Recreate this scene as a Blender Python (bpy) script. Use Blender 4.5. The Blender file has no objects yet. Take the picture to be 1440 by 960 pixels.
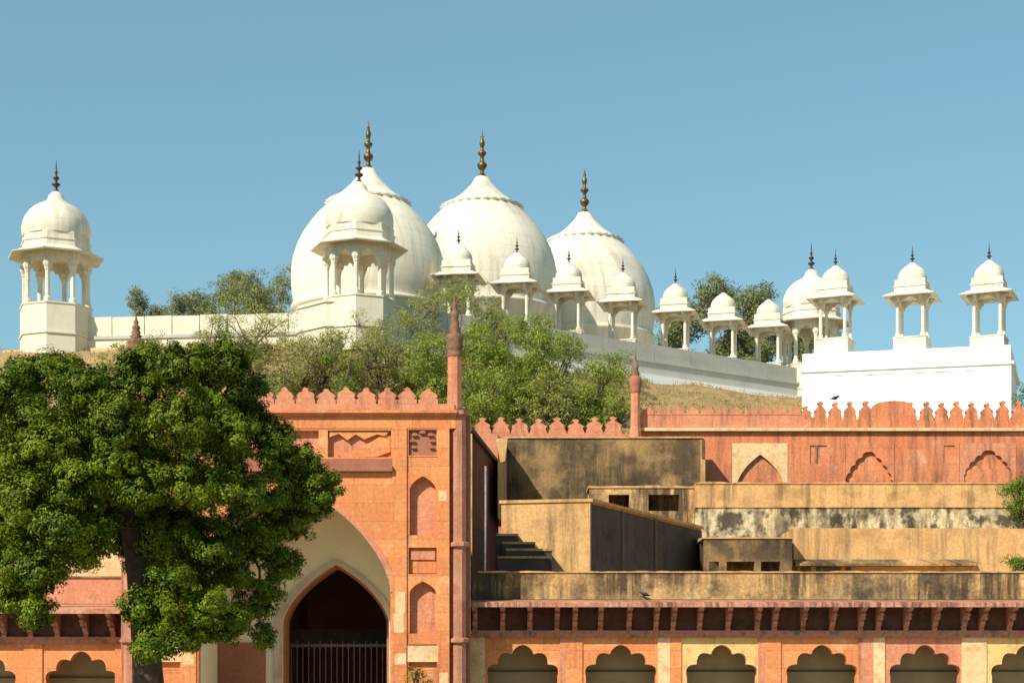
import bpy, bmesh, math, random
import numpy as np
from mathutils import Vector, Matrix
R = math.radians
SC = bpy.context.scene
COL = SC.collection

# ------------------------------------------------------------------ camera, sky, sun, exposure
F, CX, HY, CH = 2400.0, 720.0, 970.0, 1.7          # focal length / principal point in photo pixels, eye height
cam_d = bpy.data.cameras.new('camera'); cam = bpy.data.objects.new('camera', cam_d); COL.objects.link(cam)
cam.location = (0, 0, CH); cam.rotation_euler = (R(90), 0, 0)
cam_d.sensor_width = 36; cam_d.lens = 36 * F / 1440; cam_d.shift_y = (HY - 480) / 1440
cam_d.clip_start = 0.5; cam_d.clip_end = 6000
SC.camera = cam

SUN_EL, SUN_AZ = R(40), R(40)                      # sun behind the camera, to the left
w = bpy.data.worlds.new('World'); SC.world = w; w.use_nodes = True
nt = w.node_tree; nt.nodes.clear()
sky = nt.nodes.new('ShaderNodeTexSky'); sky.sky_type = 'NISHITA'; sky.sun_disc = False
sky.sun_elevation = SUN_EL; sky.sun_rotation = R(180) + SUN_AZ
sky.altitude = 200; sky.air_density = 1.0; sky.dust_density = 0.6; sky.ozone_density = 2.2
bg = nt.nodes.new('ShaderNodeBackground'); bg.inputs['Strength'].default_value = 0.148
wo = nt.nodes.new('ShaderNodeOutputWorld')
tint = nt.nodes.new('ShaderNodeMix'); tint.data_type = 'RGBA'; tint.blend_type = 'MULTIPLY'; tint.inputs[0].default_value = 1
tint.inputs[7].default_value = (.93, 1.34, 1.32, 1)
gam = nt.nodes.new('ShaderNodeGamma'); gam.inputs[1].default_value = .62
nt.links.new(sky.outputs[0], gam.inputs[0]); nt.links.new(gam.outputs[0], tint.inputs[6]); nt.links.new(tint.outputs[2], bg.inputs[0]); nt.links.new(bg.outputs[0], wo.inputs[0])
sd = bpy.data.lights.new('sun', 'SUN'); sd.energy = 5.0; sd.angle = R(0.5); sd.color = (1, .93, .80)
so = bpy.data.objects.new('sun', sd); COL.objects.link(so)
to_sun = Vector((-math.sin(SUN_AZ) * math.cos(SUN_EL), -math.cos(SUN_AZ) * math.cos(SUN_EL), math.sin(SUN_EL)))
so.rotation_euler = to_sun.to_track_quat('Z', 'Y').to_euler(); so.location = to_sun * 60
SC.view_settings.view_transform = 'Standard'; SC.view_settings.look = 'None'
SC.view_settings.exposure = 0.30; SC.view_settings.gamma = 1; SC.view_settings.use_curve_mapping = False

def X(px, D): return (px - CX) / F * D
def Z(py, D): return CH + (HY - py) / F * D

# ------------------------------------------------------------------ materials
def nd(nt, typ, ins=None, **props):
    n = nt.nodes.new(typ)
    for k, v in props.items(): setattr(n, k, v)
    for k, v in (ins or {}).items():
        if isinstance(v, bpy.types.NodeSocket): nt.links.new(v, n.inputs[k])
        else: n.inputs[k].default_value = v
    return n
def c4(c): return (c[0], c[1], c[2], 1)
def ramp(nt, fac, a, b):
    n = nd(nt, 'ShaderNodeMapRange', {0: fac, 1: a, 2: b}); n.clamp = True
    return n.outputs[0]
def mixc(nt, fac, a, b, mode='MIX'):
    n = nt.nodes.new('ShaderNodeMix'); n.data_type = 'RGBA'; n.blend_type = mode
    for i, v in ((0, fac), (6, a), (7, b)):
        if isinstance(v, bpy.types.NodeSocket): nt.links.new(v, n.inputs[i])
        elif i == 0: n.inputs[0].default_value = v
        else: n.inputs[i].default_value = c4(v)
    return n.outputs[2]
def mul(nt, a, b):
    n = nt.nodes.new('ShaderNodeMath'); n.operation = 'MULTIPLY'
    for i, v in ((0, a), (1, b)):
        if isinstance(v, bpy.types.NodeSocket): nt.links.new(v, n.inputs[i])
        else: n.inputs[i].default_value = v
    return n.outputs[0]
def stone(name, c1, c2, c3=None, scale=.6, brick=None, streak=None, patch=None, rough=.88, bump=.25, fine=.25):
    """weathered masonry: two tones in broad patches, fine grain, optional courses, run-off streaks and stains"""
    m = bpy.data.materials.new(name); m.use_nodes = True; nt = m.node_tree
    b = nt.nodes['Principled BSDF']; b.inputs['Roughness'].default_value = rough
    b.inputs['Specular IOR Level'].default_value = .25
    pos = nd(nt, 'ShaderNodeNewGeometry').outputs['Position']
    sep = nd(nt, 'ShaderNodeSeparateXYZ', {0: pos})
    add = nd(nt, 'ShaderNodeMath', {0: sep.outputs[0], 1: sep.outputs[1]}, operation='ADD')
    n1 = nd(nt, 'ShaderNodeTexNoise', {'Vector': pos, 'Scale': scale, 'Detail': 5, 'Roughness': .6})
    col = mixc(nt, ramp(nt, n1.outputs[0], .38, .64), c1, c2)
    hgt = None
    if brick:
        bw, bh, amt = brick[:3]
        v = nd(nt, 'ShaderNodeCombineXYZ', {0: add.outputs[0], 1: sep.outputs[2]})
        bt = nd(nt, 'ShaderNodeTexBrick', {'Vector': v.outputs[0], 'Color1': c4(c1), 'Color2': c4(c3 or c2),
            'Mortar': c4([x * .45 for x in c1]), 'Scale': 1.0, 'Mortar Size': brick[3] if len(brick) > 3 else .006, 'Mortar Smooth': .3, 'Bias': -.1,
            'Brick Width': bw, 'Row Height': bh})
        col = mixc(nt, amt, col, bt.outputs[0])
        hgt = bt.outputs['Fac']
    elif c3:
        n4 = nd(nt, 'ShaderNodeTexNoise', {'Vector': pos, 'Scale': scale * 2.7, 'Detail': 4})
        col = mixc(nt, mul(nt, ramp(nt, n4.outputs[0], .52, .66), .8), col, c3)
    if patch:
        pc, sc_, lo, hi, amt = patch
        n5 = nd(nt, 'ShaderNodeTexNoise', {'Vector': pos, 'Scale': sc_, 'Detail': 8, 'Roughness': .68})
        col = mixc(nt, mul(nt, ramp(nt, n5.outputs[0], lo, hi), amt), col, pc)
    if streak:
        scol, sx, sz, lo, hi, amt = streak
        v = nd(nt, 'ShaderNodeCombineXYZ', {0: mul(nt, add.outputs[0], sx), 1: mul(nt, sep.outputs[2], sz), 2: 3.3})
        n2 = nd(nt, 'ShaderNodeTexNoise', {'Vector': v.outputs[0], 'Scale': 1, 'Detail': 6, 'Roughness': .7})
        n3 = nd(nt, 'ShaderNodeTexNoise', {'Vector': pos, 'Scale': .33, 'Detail': 4})
        f = mul(nt, mul(nt, ramp(nt, n2.outputs[0], lo, hi), ramp(nt, n3.outputs[0], .34, .53)), amt)
        col = mixc(nt, f, col, scol)
    nf = nd(nt, 'ShaderNodeTexNoise', {'Vector': pos, 'Scale': 9, 'Detail': 6, 'Roughness': .75})
    g = ramp(nt, nf.outputs[0], .3, .7)
    dk = mixc(nt, g, (1 - fine,) * 3, (1 + fine * .4,) * 3)
    col = mixc(nt, 1.0, col, dk, 'MULTIPLY')
    nt.links.new(col, b.inputs['Base Color'])
    if bump:
        bp = nd(nt, 'ShaderNodeBump', {'Height': nf.outputs[0], 'Strength': bump, 'Distance': .05})
        if hgt is not None:
            bp2 = nd(nt, 'ShaderNodeBump', {'Height': hgt, 'Strength': .4, 'Distance': .02, 'Normal': bp.outputs[0]}, invert=True)
            bp = bp2
        nt.links.new(bp.outputs[0], b.inputs['Normal'])
    return m
def leafmat(name, ca, cb, cc, trans=.25):
    m = bpy.data.materials.new(name); m.use_nodes = True; nt = m.node_tree
    b = nt.nodes['Principled BSDF']; out = nt.nodes['Material Output']
    geo = nd(nt, 'ShaderNodeNewGeometry')
    rnd = geo.outputs['Random Per Island']
    n1 = nd(nt, 'ShaderNodeTexNoise', {'Vector': geo.outputs['Position'], 'Scale': .8, 'Detail': 3})
    col = mixc(nt, ramp(nt, n1.outputs[0], .38, .62), ca, cb)
    col = mixc(nt, mul(nt, ramp(nt, rnd, .55, 1), .7), col, cc)
    nt.links.new(col, b.inputs['Base Color']); b.inputs['Roughness'].default_value = .55
    b.inputs['Specular IOR Level'].default_value = .15
    tr = nd(nt, 'ShaderNodeBsdfTranslucent', {'Color': col})
    mx = nd(nt, 'ShaderNodeMixShader', {0: trans, 1: b.outputs[0], 2: tr.outputs[0]})
    nt.links.new(mx.outputs[0], out.inputs['Surface'])
    return m
def plain(name, c, rough=.6, metal=0, var=.35, scale=8):
    m = bpy.data.materials.new(name); m.use_nodes = True; nt = m.node_tree
    b = nt.nodes['Principled BSDF']; b.inputs['Roughness'].default_value = rough; b.inputs['Metallic'].default_value = metal
    pos = nd(nt, 'ShaderNodeNewGeometry').outputs['Position']
    n = nd(nt, 'ShaderNodeTexNoise', {'Vector': pos, 'Scale': scale, 'Detail': 5})
    nt.links.new(mixc(nt, ramp(nt, n.outputs[0], .35, .65), [x * (1 - var) for x in c], c), b.inputs['Base Color'])
    return m
M = {}
M['sand'] = stone('orange_sandstone', (.74, .275, .10), (.80, .38, .155), (.58, .175, .065), .7, (1.3, .62, .75),
                  streak=((.22, .09, .06), 3.0, .25, .54, .72, .6), patch=((.80, .52, .28), 1.0, .56, .68, .6), fine=.32)
M['pink'] = stone('pink_sandstone', (.63, .24, .13), (.70, .31, .175), (.52, .17, .09), .9, (.9, .4, .3),
                  streak=((.14, .07, .055), 3.5, .30, .50, .68, .6), patch=((.34, .16, .10), 1.1, .54, .66, .5), fine=.32)
M['pale'] = stone('pale_sandstone', (.70, .46, .23), (.76, .55, .30), (.62, .33, .16), 1.2, streak=((.25, .12, .07), 3, .4, .6, .75, .4))
M['yellow'] = stone('yellow_sandstone', (.72, .46, .17), (.78, .54, .22), (.66, .32, .13), 1.1, streak=((.25, .12, .06), 3, .4, .55, .72, .6))
M['redwall'] = stone('red_sandstone', (.68, .225, .10), (.74, .30, .14), (.54, .155, .08), .5, (1.7, .8, .4),
                     streak=((.10, .06, .05), 2.2, .22, .46, .66, .75), patch=((.80, .50, .30), .8, .56, .68, .55), fine=.34)
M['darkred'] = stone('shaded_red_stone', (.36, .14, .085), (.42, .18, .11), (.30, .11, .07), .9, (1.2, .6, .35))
M['wing'] = stone('shade_darkened_red_stone', (.24, .09, .055), (.30, .12, .075), (.14, .06, .04), .6, (1.3, .7, .4), streak=((.05, .035, .03), 2.5, .2, .42, .62, .85))  # red stone with the side wall's shade darkened into its colour
M['soot'] = stone('soot_and_shade_stone', (.095, .042, .030), (.13, .06, .042), (.065, .034, .026), 1.2)  # soot, plus the shade under the eave put into the colour
M['brk'] = stone('dull_red_stone', (.45, .185, .115), (.52, .24, .15), (.33, .13, .085), 2.2, patch=((.12, .075, .06), 2.2, .52, .64, .7))
M['eave'] = stone('stained_eave_stone', (.52, .22, .13), (.60, .30, .185), (.40, .155, .095), 1.1, streak=((.10, .06, .05), 7, .4, .46, .6, .8), patch=((.62, .40, .26), .9, .56, .68, .5), fine=.45)
M['shaft'] = stone('dull_pink_stone', (.44, .18, .105), (.52, .24, .15), (.36, .14, .09), .8, streak=((.14, .075, .055), 5, .2, .48, .66, .7))
M['brownstone'] = stone('weathered_brown_stone', (.22, .115, .07), (.30, .16, .10), (.13, .075, .05), 2.5, bump=.5)
M['tan'] = stone('tan_plaster', (.64, .36, .145), (.70, .42, .18), (.50, .27, .10), .5, streak=((.13, .085, .05), 2.6, .18, .48, .68, .7), patch=((.30, .18, .085), .8, .52, .66, .5), fine=.32)
M['tanstain'] = stone('stained_tan_plaster', (.68, .40, .16), (.76, .49, .22), (.52, .29, .11), .6,
                      streak=((.06, .042, .028), 3.2, .26, .34, .56, .92), patch=((.085, .06, .038), .36, .46, .58, .85), fine=.5)
M['blackstain'] = stone('blackened_plaster', (.24, .15, .07), (.44, .27, .11), (.12, .08, .045), .4,
                        streak=((.045, .032, .022), 2.6, .22, .36, .60, .9), patch=((.07, .05, .032), .45, .46, .58, .8), fine=.4)
M['mottle'] = stone('mottled_peeling_plaster', (.70, .56, .32), (.78, .66, .44), (.56, .38, .17), .8,
                    streak=((.05, .038, .027), 2.0, .5, .42, .58, .9), patch=((.045, .036, .026), .8, .47, .56, .9), fine=.45)
M['shadeplaster'] = stone('dark_shade_plaster', (.085, .065, .055), (.11, .085, .068), (.06, .045, .038), .5, streak=((.06, .045, .035), 2.5, .2, .5, .7, .6))  # dark plaster; its near-black tone also paints the hut side's shade
M['cream'] = stone('cream_plaster', (.78, .68, .47), (.82, .73, .53), None, .3, bump=.08, fine=.06)
M['oldplaster'] = stone('grey_plaster', (.50, .40, .30), (.58, .48, .37), (.44, .30, .22), .6, bump=.1, fine=.12)
M['marble'] = stone('white_marble', (.745, .67, .535), (.80, .73, .60), (.66, .57, .43), .35, bump=.08, fine=.09,
                    streak=((.36, .30, .22), 2.1, .22, .48, .72, .7), patch=((.47, .41, .33), .34, .53, .68, .6), brick=(2.3, .85, .30, .022))
M['marblewall'] = stone('weathered_marble_wall', (.72, .64, .49), (.78, .71, .56), (.62, .53, .39), .5, (1.6, 5, .3), bump=.08, fine=.12,
                        streak=((.30, .26, .20), 1.6, .3, .58, .75, .55))
M['greymarble'] = stone('grey_marble', (.47, .445, .39), (.54, .51, .45), (.40, .37, .32), .5, (3.5, 1.2, .35), bump=.1, fine=.15,
                        streak=((.30, .28, .25), .8, 1.2, .52, .72, .5))
M['whitewash'] = stone('white_limewash', (.90, .89, .86), (.93, .92, .90), None, .5, bump=.04, fine=.03)
M['bronze'] = plain('dark_bronze', (.085, .05, .032), .5, .5)
M['brass'] = plain('tarnished_brass', (.22, .135, .04), .45, .6, .7, 5)
M['board'] = plain('olive_boards', (.36, .28, .15), .8, 0, .2, 1.5)
M['boarddark'] = plain('dark_timber', (.11, .075, .045), .8, 0, .3, 4)
M['iron'] = plain('iron', (.16, .13, .11), .55, .3)
M['pipe'] = plain('grey_pipe', (.22, .19, .18), .55, 0)
M['bark'] = plain('bark', (.085, .055, .035), .95, 0, .5, 6)
M['barklight'] = plain('pale_bark', (.20, .14, .09), .95, 0, .4, 6)
M['feather'] = plain('black_feather', (.015, .015, .018), .5)
M['soil'] = stone('dry_grass_bank', (.36, .235, .10), (.42, .28, .13), (.22, .18, .08), .35, bump=.5, fine=.35,
                  patch=((.16, .17, .05), .25, .5, .62, .6))
M['lawn'] = stone('lawn', (.07, .10, .03), (.10, .12, .04), (.14, .12, .05), .3, bump=.4, fine=.3)
M['pave'] = stone('bounce_paving', (.46, .36, .25), (.52, .41, .30), (.38, .28, .19), .5, (1.2, .8, .4))
M['neem'] = leafmat('neem_leaf', (.020, .050, .0015), (.105, .150, .003), (.25, .285, .007), .02)
M['babul'] = leafmat('fine_leaf', (.27, .30, .06), (.37, .37, .10), (.46, .44, .18), .40)
M['green'] = leafmat('green_leaf', (.20, .28, .03), (.31, .36, .055), (.42, .44, .11), .38)
M['scrub'] = leafmat('scrub_leaf', (.28, .25, .10), (.24, .25, .07), (.36, .30, .15), .2)
M['farleaf'] = leafmat('far_leaf', (.20, .23, .09), (.28, .29, .115), (.32, .31, .16), .35)
M['bushleaf'] = leafmat('bush_leaf', (.075, .14, .012), (.12, .19, .015), (.18, .24, .02), .2)
M['straw'] = leafmat('straw', (.42, .28, .11), (.36, .26, .09), (.26, .22, .08), .1)

# ------------------------------------------------------------------ mesh helpers
class MB:
    def __init__(s): s.v = []; s.f = []; s.smooth = []
    def add(s, vs, fs, smooth=False):
        o = len(s.v); s.v += [tuple(p) for p in vs]; s.f += [tuple(i + o for i in f) for f in fs]; s.smooth += [smooth] * len(fs); return s
    def box(s, x0, x1, y0, y1, z0, z1):
        x0, x1 = sorted((x0, x1)); y0, y1 = sorted((y0, y1)); z0, z1 = sorted((z0, z1))
        return s.add([(x0, y0, z0), (x1, y0, z0), (x1, y1, z0), (x0, y1, z0), (x0, y0, z1), (x1, y0, z1), (x1, y1, z1), (x0, y1, z1)],
                     [(0, 3, 2, 1), (4, 5, 6, 7), (0, 1, 5, 4), (1, 2, 6, 5), (2, 3, 7, 6), (3, 0, 4, 7)])
    def prism(s, poly, y0, y1):                     # polygon in x,z pushed along y
        n = len(poly)
        vs = [(x, y0, z) for x, z in poly] + [(x, y1, z) for x, z in poly]
        return s.add(vs, [tuple(range(n)), tuple(range(2 * n - 1, n - 1, -1))] + [(i, i + n, (i + 1) % n + n, (i + 1) % n) for i in range(n)])
    def prism_x(s, poly, x0, x1):                   # polygon in y,z pushed along x
        n = len(poly)
        vs = [(x0, y, z) for y, z in poly] + [(x1, y, z) for y, z in poly]
        return s.add(vs, [tuple(range(n)), tuple(range(2 * n - 1, n - 1, -1))] + [(i, i + n, (i + 1) % n + n, (i + 1) % n) for i in range(n)])
    def plan(s, pts, z0, z1):                       # plan outline in x,y raised between two heights
        n = len(pts)
        vs = [(x, y, z0) for x, y in pts] + [(x, y, z1) for x, y in pts]
        return s.add(vs, [tuple(range(n)), tuple(range(2 * n - 1, n - 1, -1))] + [(i, i + n, (i + 1) % n + n, (i + 1) % n) for i in range(n)])
    def lathe(s, prof, n=32, cx=0, cy=0, z=0, rot=0, smooth=True, sc=1, scallop=None):
        vs, fs = [], []; k = len(prof)
        for j, (r, h) in enumerate(prof):
            for i in range(n):
                a = rot + 2 * math.pi * i / n
                rr = r * sc
                if scallop and j in scallop: rr *= 1 + scallop[j] * (1 if i % 2 else -1)
                vs.append((cx + rr * math.cos(a), cy + rr * math.sin(a), z + h * sc))
        for j in range(k - 1):
            for i in range(n): fs.append((j * n + i, j * n + (i + 1) % n, (j + 1) * n + (i + 1) % n, (j + 1) * n + i))
        s.add(vs, fs, smooth)
        s.add(vs[:n], [tuple(range(n - 1, -1, -1))]); s.add(vs[-n:], [tuple(range(n))])
        return s
    def tube(s, pts, rad, n=7):
        pts = [Vector(p) for p in pts]; rings = []
        for i, p in enumerate(pts):
            d = (pts[min(i + 1, len(pts) - 1)] - pts[max(i - 1, 0)]).normalized()
            u = d.cross(Vector((0.3, 1, 0.1))).normalized(); v = d.cross(u)
            r = rad[i] if isinstance(rad, (list, tuple)) else rad
            rings.append([p + (u * math.cos(2 * math.pi * k / n) + v * math.sin(2 * math.pi * k / n)) * r for k in range(n)])
        vs = [q for r in rings for q in r]
        fs = [(i * n + k, i * n + (k + 1) % n, (i + 1) * n + (k + 1) % n, (i + 1) * n + k) for i in range(len(pts) - 1) for k in range(n)]
        fs += [tuple(range(n - 1, -1, -1)), tuple(range((len(pts) - 1) * n, len(pts) * n))]
        return s.add(vs, fs, True)
    def build(s, name, mat, parent=None, org=None, bevel=0):
        me = bpy.data.meshes.new(name)
        o = Vector(org) if org is not None else Vector((0, 0, 0))
        bm = bmesh.new(); vv = [bm.verts.new(Vector(p) - o) for p in s.v]
        for f, sm in zip(s.f, s.smooth):
            try: q = bm.faces.new([vv[i] for i in f]); q.smooth = sm
            except ValueError: pass
        bmesh.ops.recalc_face_normals(bm, faces=bm.faces)
        bm.to_mesh(me); bm.free(); me.materials.append(mat)
        ob = bpy.data.objects.new(name, me); COL.objects.link(ob)
        if parent: ob.parent = parent
        elif org is not None: ob.location = o
        if bevel:
            b = ob.modifiers.new('bevel', 'BEVEL'); b.width = bevel; b.segments = 2; b.limit_method = 'ANGLE'; b.angle_limit = R(40)
        return ob
def tag(o, label=None, cat=None, group=None, kind=None):
    if label: o['label'] = label
    if cat: o['category'] = cat
    if group: o['group'] = group
    if kind: o['kind'] = kind
    return o
def thing(name, loc, label, cat, group=None, rz=0, sc=1):
    o = bpy.data.objects.new(name, None); COL.objects.link(o); o.location = loc; o.rotation_euler = (0, 0, rz); o.scale = (sc,) * 3
    o.empty_display_size = .5
    return tag(o, label, cat, group)
def kids(o): return [c for c in bpy.data.objects if c.parent == o]
def dup(root, loc, rz, sc, label, group=None):
    def cp(o, par):
        c = o.copy(); COL.objects.link(c)
        if par: c.parent = par
        for ch in kids(o): cp(ch, c)
        return c
    r = cp(root, None); r.location = loc; r.rotation_euler = (0, 0, rz); r.scale = (sc,) * 3
    tag(r, label, None, group)
    return r

def pointed(w, rise, k=.4, n=14, e=.55):            # pointed arch line from left springing to right springing (x, z)
    pts = []
    for i in range(-n, n + 1):
        t = math.sin(math.pi / 2 * i / n); a = abs(t)
        pts.append((w * t, rise * ((1 - a ** 2.2) ** e * (1 - k) + k * (1 - a))))
    return pts
def arcseg(p, q, b, n=6):                           # arc from p to q bulging to the left of p->q by b * chord
    p, q = Vector(p), Vector(q); d = q - p; nrm = Vector((-d.y, d.x)); out = []
    for i in range(n):
        t = i / n; out.append(tuple(p + d * t + nrm * b * 4 * t * (1 - t)))
    return out
def cusped(w, h):                                   # five-lobed arch, apex at z = h
    c = [(-1, -.92), (-.72, -.56), (-.31, -.27), (0, 0), (.31, -.27), (.72, -.56), (1, -.92)]
    c = [(x * w, h + z * w) for x, z in c]
    out = []
    for i in range(6): out += arcseg(c[i], c[i + 1], (.34, .36, .16, .16, .36, .34)[i])
    return out + [c[6]]
def notch(x0, x1, z0, z1, curve, cx, zs):           # rectangle with an arch cut up from its foot; curve relative to (cx, zs)
    a = [(cx + x, zs + z) for x, z in curve]
    return [(x0, z0), (x0, z1), (x1, z1), (x1, z0), (a[-1][0], z0)] + a[::-1] + [(a[0][0], z0)]
def merlon(cx, z, w, h, s=1, flat=False):
    p = [(.5, 0), (.5, .26), (.40, .33), (.44, .42), (.48, .50), (.36, .66), (.20, .76), (.13, .84), (.15, .9), (0, 1)]
    return [(cx - x * w, z + y * h) for x, y in p] + [(cx + x * w, z + y * h) for x, y in p[-2::-1]]
def knobbed(cx, z, w, h):
    p = [(.5, 0), (.5, .1), (.42, .30), (.40, .36), (.46, .48), (.30, .62), (.14, .72), (.10, .78), (.2, .84), (.2, .92), (.08, .95), (0, 1)]
    return [(cx - x * w, z + y * h) for x, y in p] + [(cx + x * w, z + y * h) for x, y in p[-2::-1]]
rng = random.Random(7)
def ragged(mb, x0, x1, y0, y1, z0, z1, amp=.03, step=.45):
    pts = [(x0, z0)]; x = x0
    while x < x1: pts.append((x, z1 + rng.uniform(-amp, amp * .4))); x += step * rng.uniform(.6, 1.4)
    pts += [(x1, z1), (x1, z0)]
    return mb.prism(pts, y0, y1)
def jit(poly, a): return [(x + rng.uniform(-a, a), z + rng.uniform(-a, a)) for x, z in poly]

# ------------------------------------------------------------------ ground, hill
g = MB().box(-900, 900, -60, 2500, -1, 0).build('ground', M['lawn']); tag(g, kind='structure')
p = MB().box(-60, 60, 14, 60.5, -.5, .12).build('path', M['pave']); tag(p, kind='structure')  # unseen pale paving, widened to bounce light up into the gate vault
def sm(t): t = max(0, min(1, t)); return t * t * (3 - 2 * t)
def wall_D(x):                                      # depth of the mosque's garden front at x
    return 95 + (x + 8.5) * .682 if x > -8.5 else 95 - (x + 8.5) * .11
def hill_z(x, y):
    yw = wall_D(x) - 1
    y0 = 84.6
    t = (y - y0) / max(yw - y0, 3)
    z = 12.6 + 8.3 * min(1, max(0, t)) ** .9 if y > y0 else 0
    return z + .25 * math.sin(x * .9 + y * .5) * math.sin(y * .7 - x * .3)
mb = MB(); nx, ny = 120, 60
xs = [-70 + 160 * i / nx for i in range(nx + 1)]; ys = [84.7 + 60 * (j / ny) ** 1.4 for j in range(ny + 1)]
vs = [(x, y, min(hill_z(x, y), 21.2)) for y in ys for x in xs]
mb.add(vs, [(j * (nx + 1) + i, j * (nx + 1) + i + 1, (j + 1) * (nx + 1) + i + 1, (j + 1) * (nx + 1) + i) for j in range(ny) for i in range(nx)], True)
hill = mb.build('hill', M['soil']); tag(hill, kind='structure')
tb = MB().box(-70, 90, 144.5, 400, -1, 20).build('terrain', M['soil']); tag(tb, kind='structure')
mb = MB(); mb.box(-70, -10.95, 84.4, 84.7, 0, 12.5); tag(mb.build('embankment', M['tan']), kind='structure')

# ------------------------------------------------------------------ mosque
Lk = Vector((X(79, 97), 97)); Ck = Vector((X(505, 95), 95)); Ok = Vector((X(1141, 116.2), 116.2))
ZW = 22.7
mosque = thing('mosque', (0, 110, 20), 'white marble mosque with three huge onion domes rising above the trees on the hill', 'mosque')
mo = mosque.location
back = Ok + Vector((-14, 22)); bl = Lk + Vector((2, 45))
u1 = (Ok - Ck).normalized(); n1 = Vector((u1.y, -u1.x))     # outward normal of the garden front
u2 = (Ck - Lk).normalized(); n2 = Vector((u2.y, -u2.x))
def along(P, u, n, t, d): q = P + u * t + n * d; return (q.x, q.y)
L1 = (Ok - Ck).length; L2 = (Ck - Lk).length
MB().plan([tuple(Lk), tuple(Ck), tuple(Ok), tuple(back), tuple(bl)], 18, 22.4).build('hall', M['marblewall'], mosque, mo)
def strip(name, P, u, n, t0, t1, d0, d1, z0, z1, m, par=mosque, org=mo):
    return MB().plan([along(P, u, n, t0, d1), along(P, u, n, t1, d1), along(P, u, n, t1, d0), along(P, u, n, t0, d0)], z0, z1).build(name, m, par, org)
# left wall: parapet in slabs, moulding, plinth
mb = MB(); t = 1.4
while t < L2 - 3.2:
    e = min(t + rng.choice([1.6, 1.9, 2.2]), L2 - 3.2)
    mb.plan([along(Lk, u2, n2, t + .03, .05), along(Lk, u2, n2, e - .03, .05), along(Lk, u2, n2, e - .03, -.5), along(Lk, u2, n2, t + .03, -.5)], 21.72, 22.78 + rng.uniform(-.03, .03)); t = e
mb.plan([along(Lk, u2, n2, 1.2, .0), along(Lk, u2, n2, L2 - 2, .0), along(Lk, u2, n2, L2 - 2, -.52), along(Lk, u2, n2, 1.2, -.52)], 21.7, 22.7)
mb.build('parapet', M['marblewall'], mosque, mo)
strip('moulding', Lk, u2, n2, -1, L2 - 2, -.4, .22, 21.52, 21.70, M['greymarble'])
strip('plinth', Lk, u2, n2, -1.5, L2 - 1, -.5, .12, 21.0, 21.52, M['marblewall'])
strip('retaining_wall', Lk, u2, n2, -3, L2 - 1, -.5, .5, 18, 20.98, M['pale'])
# garden front: grey parapet, ledge, foot
mb = MB(); t = 2.0
while t < L1 + 6:
    e = t + rng.choice([3.1, 3.6, 4.2])
    mb.plan([along(Ck, u1, n1, t + .012, .5), along(Ck, u1, n1, e - .012, .5), along(Ck, u1, n1, e - .012, -.1), along(Ck, u1, n1, t + .012, -.1)], 22.36, 23.35 + rng.uniform(-.02, .02)); t = e
mb.build('parapet', M['greymarble'], mosque, mo)
strip('moulding', Ck, u1, n1, 2, L1 + 6, -.3, .66, 22.22, 22.36, M['greymarble'])
strip('garden_wall', Ck, u1, n1, 2, L1 + 6, -.4, .56, 18.5, 22.22, M['greymarble'])
strip('white_ledge', Ck, u1, n1, 2, L1 + 6, -.3, 1.15, 18.5, 21.32, M['whitewash'])

def big_dome(px, D, rim_y, top_y, fin_y, base_y, r):
    cx, cy = X(px, D), D; k = D / F
    zr, zt, zb = Z(rim_y, D), Z(top_y, D), Z(base_y, D); zf = Z(fin_y, D)
    H = zr - zb; rr = r * .46
    # bulbous body: from drum up, widest about a third of the way, then rounding in to the lotus rim
    prof = [(r * .955, 0), (r * .985, .10 * H), (r * 1.0, .20 * H), (r * 1.0, .34 * H), (r * .975, .46 * H), (r * .925, .57 * H), (r * .85, .68 * H),
            (r * .755, .78 * H), (r * .66, .865 * H), (r * .555, .94 * H), (r * .465, 1.0 * H)]
    d = MB().lathe(prof, 72, cx, cy, zb).build('dome', M['marble'], mosque, mo)
    C = zt - zr
    cap = [(rr * .95, -.02), (rr * 1.05, .02 * C), (rr * 1.0, .06 * C), (rr * .83, .18 * C), (rr * .66, .34 * C), (rr * .48, .54 * C), (rr * .30, .78 * C), (rr * .20, 1.0 * C)]
    MB().lathe(cap, 72, cx, cy, zr).build('dome_cap', M['marble'], d)
    ring = MB().lathe([(rr * .92, -.16), (rr * 1.10, -.30), (rr * 1.19, -.14), (rr * 1.04, .07)], 56, cx, cy, zr, scallop={1: .06, 2: .05})
    rg = ring.build('petal_rim', M['marble'], d)
    drum = MB().lathe([(r * .97, 22.3 - zb), (r * .97, -.35), (r * 1.0, -.3), (r * 1.0, -.05), (r * .95, 0)], 72, cx, cy, zb)
    dr = drum.build('drum', M['marble'], d)
    fn = MB().lathe(FIN_BIG, 14, cx, cy, zt - .06, sc=(zf - zt)).build('finial', M['brass'], d)
    for o in kids(d):                                # world-space meshes share the mosque origin
        for v in o.data.vertices: v.co -= mo
    return d
FIN = [(.06, 0), (.10, .02), (.05, .08), (.04, .15), (.125, .21), (.135, .24), (.05, .29), (.035, .35), (.095, .41), (.10, .44), (.035, .49), (.03, .56), (.055, .60), (.028, .65), (.02, .8), (.003, 1)]
FIN_BIG = [(r_ * .68, h_) for r_, h_ in [(.17, 0), (.19, .03), (.12, .06), (.06, .12), (.055, .17), (.11, .20), (.145, .25), (.145, .29), (.07, .34), (.05, .40), (.06, .45), (.125, .50), (.13, .53), (.055, .57),
           (.045, .63), (.075, .68), (.08, .74), (.05, .79), (.03, .82), (.055, .85), (.025, .88), (.015, .95), (.003, 1)]]
big_dome(518, 104, 284, 238, 168, 432, 4.68)
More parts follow.
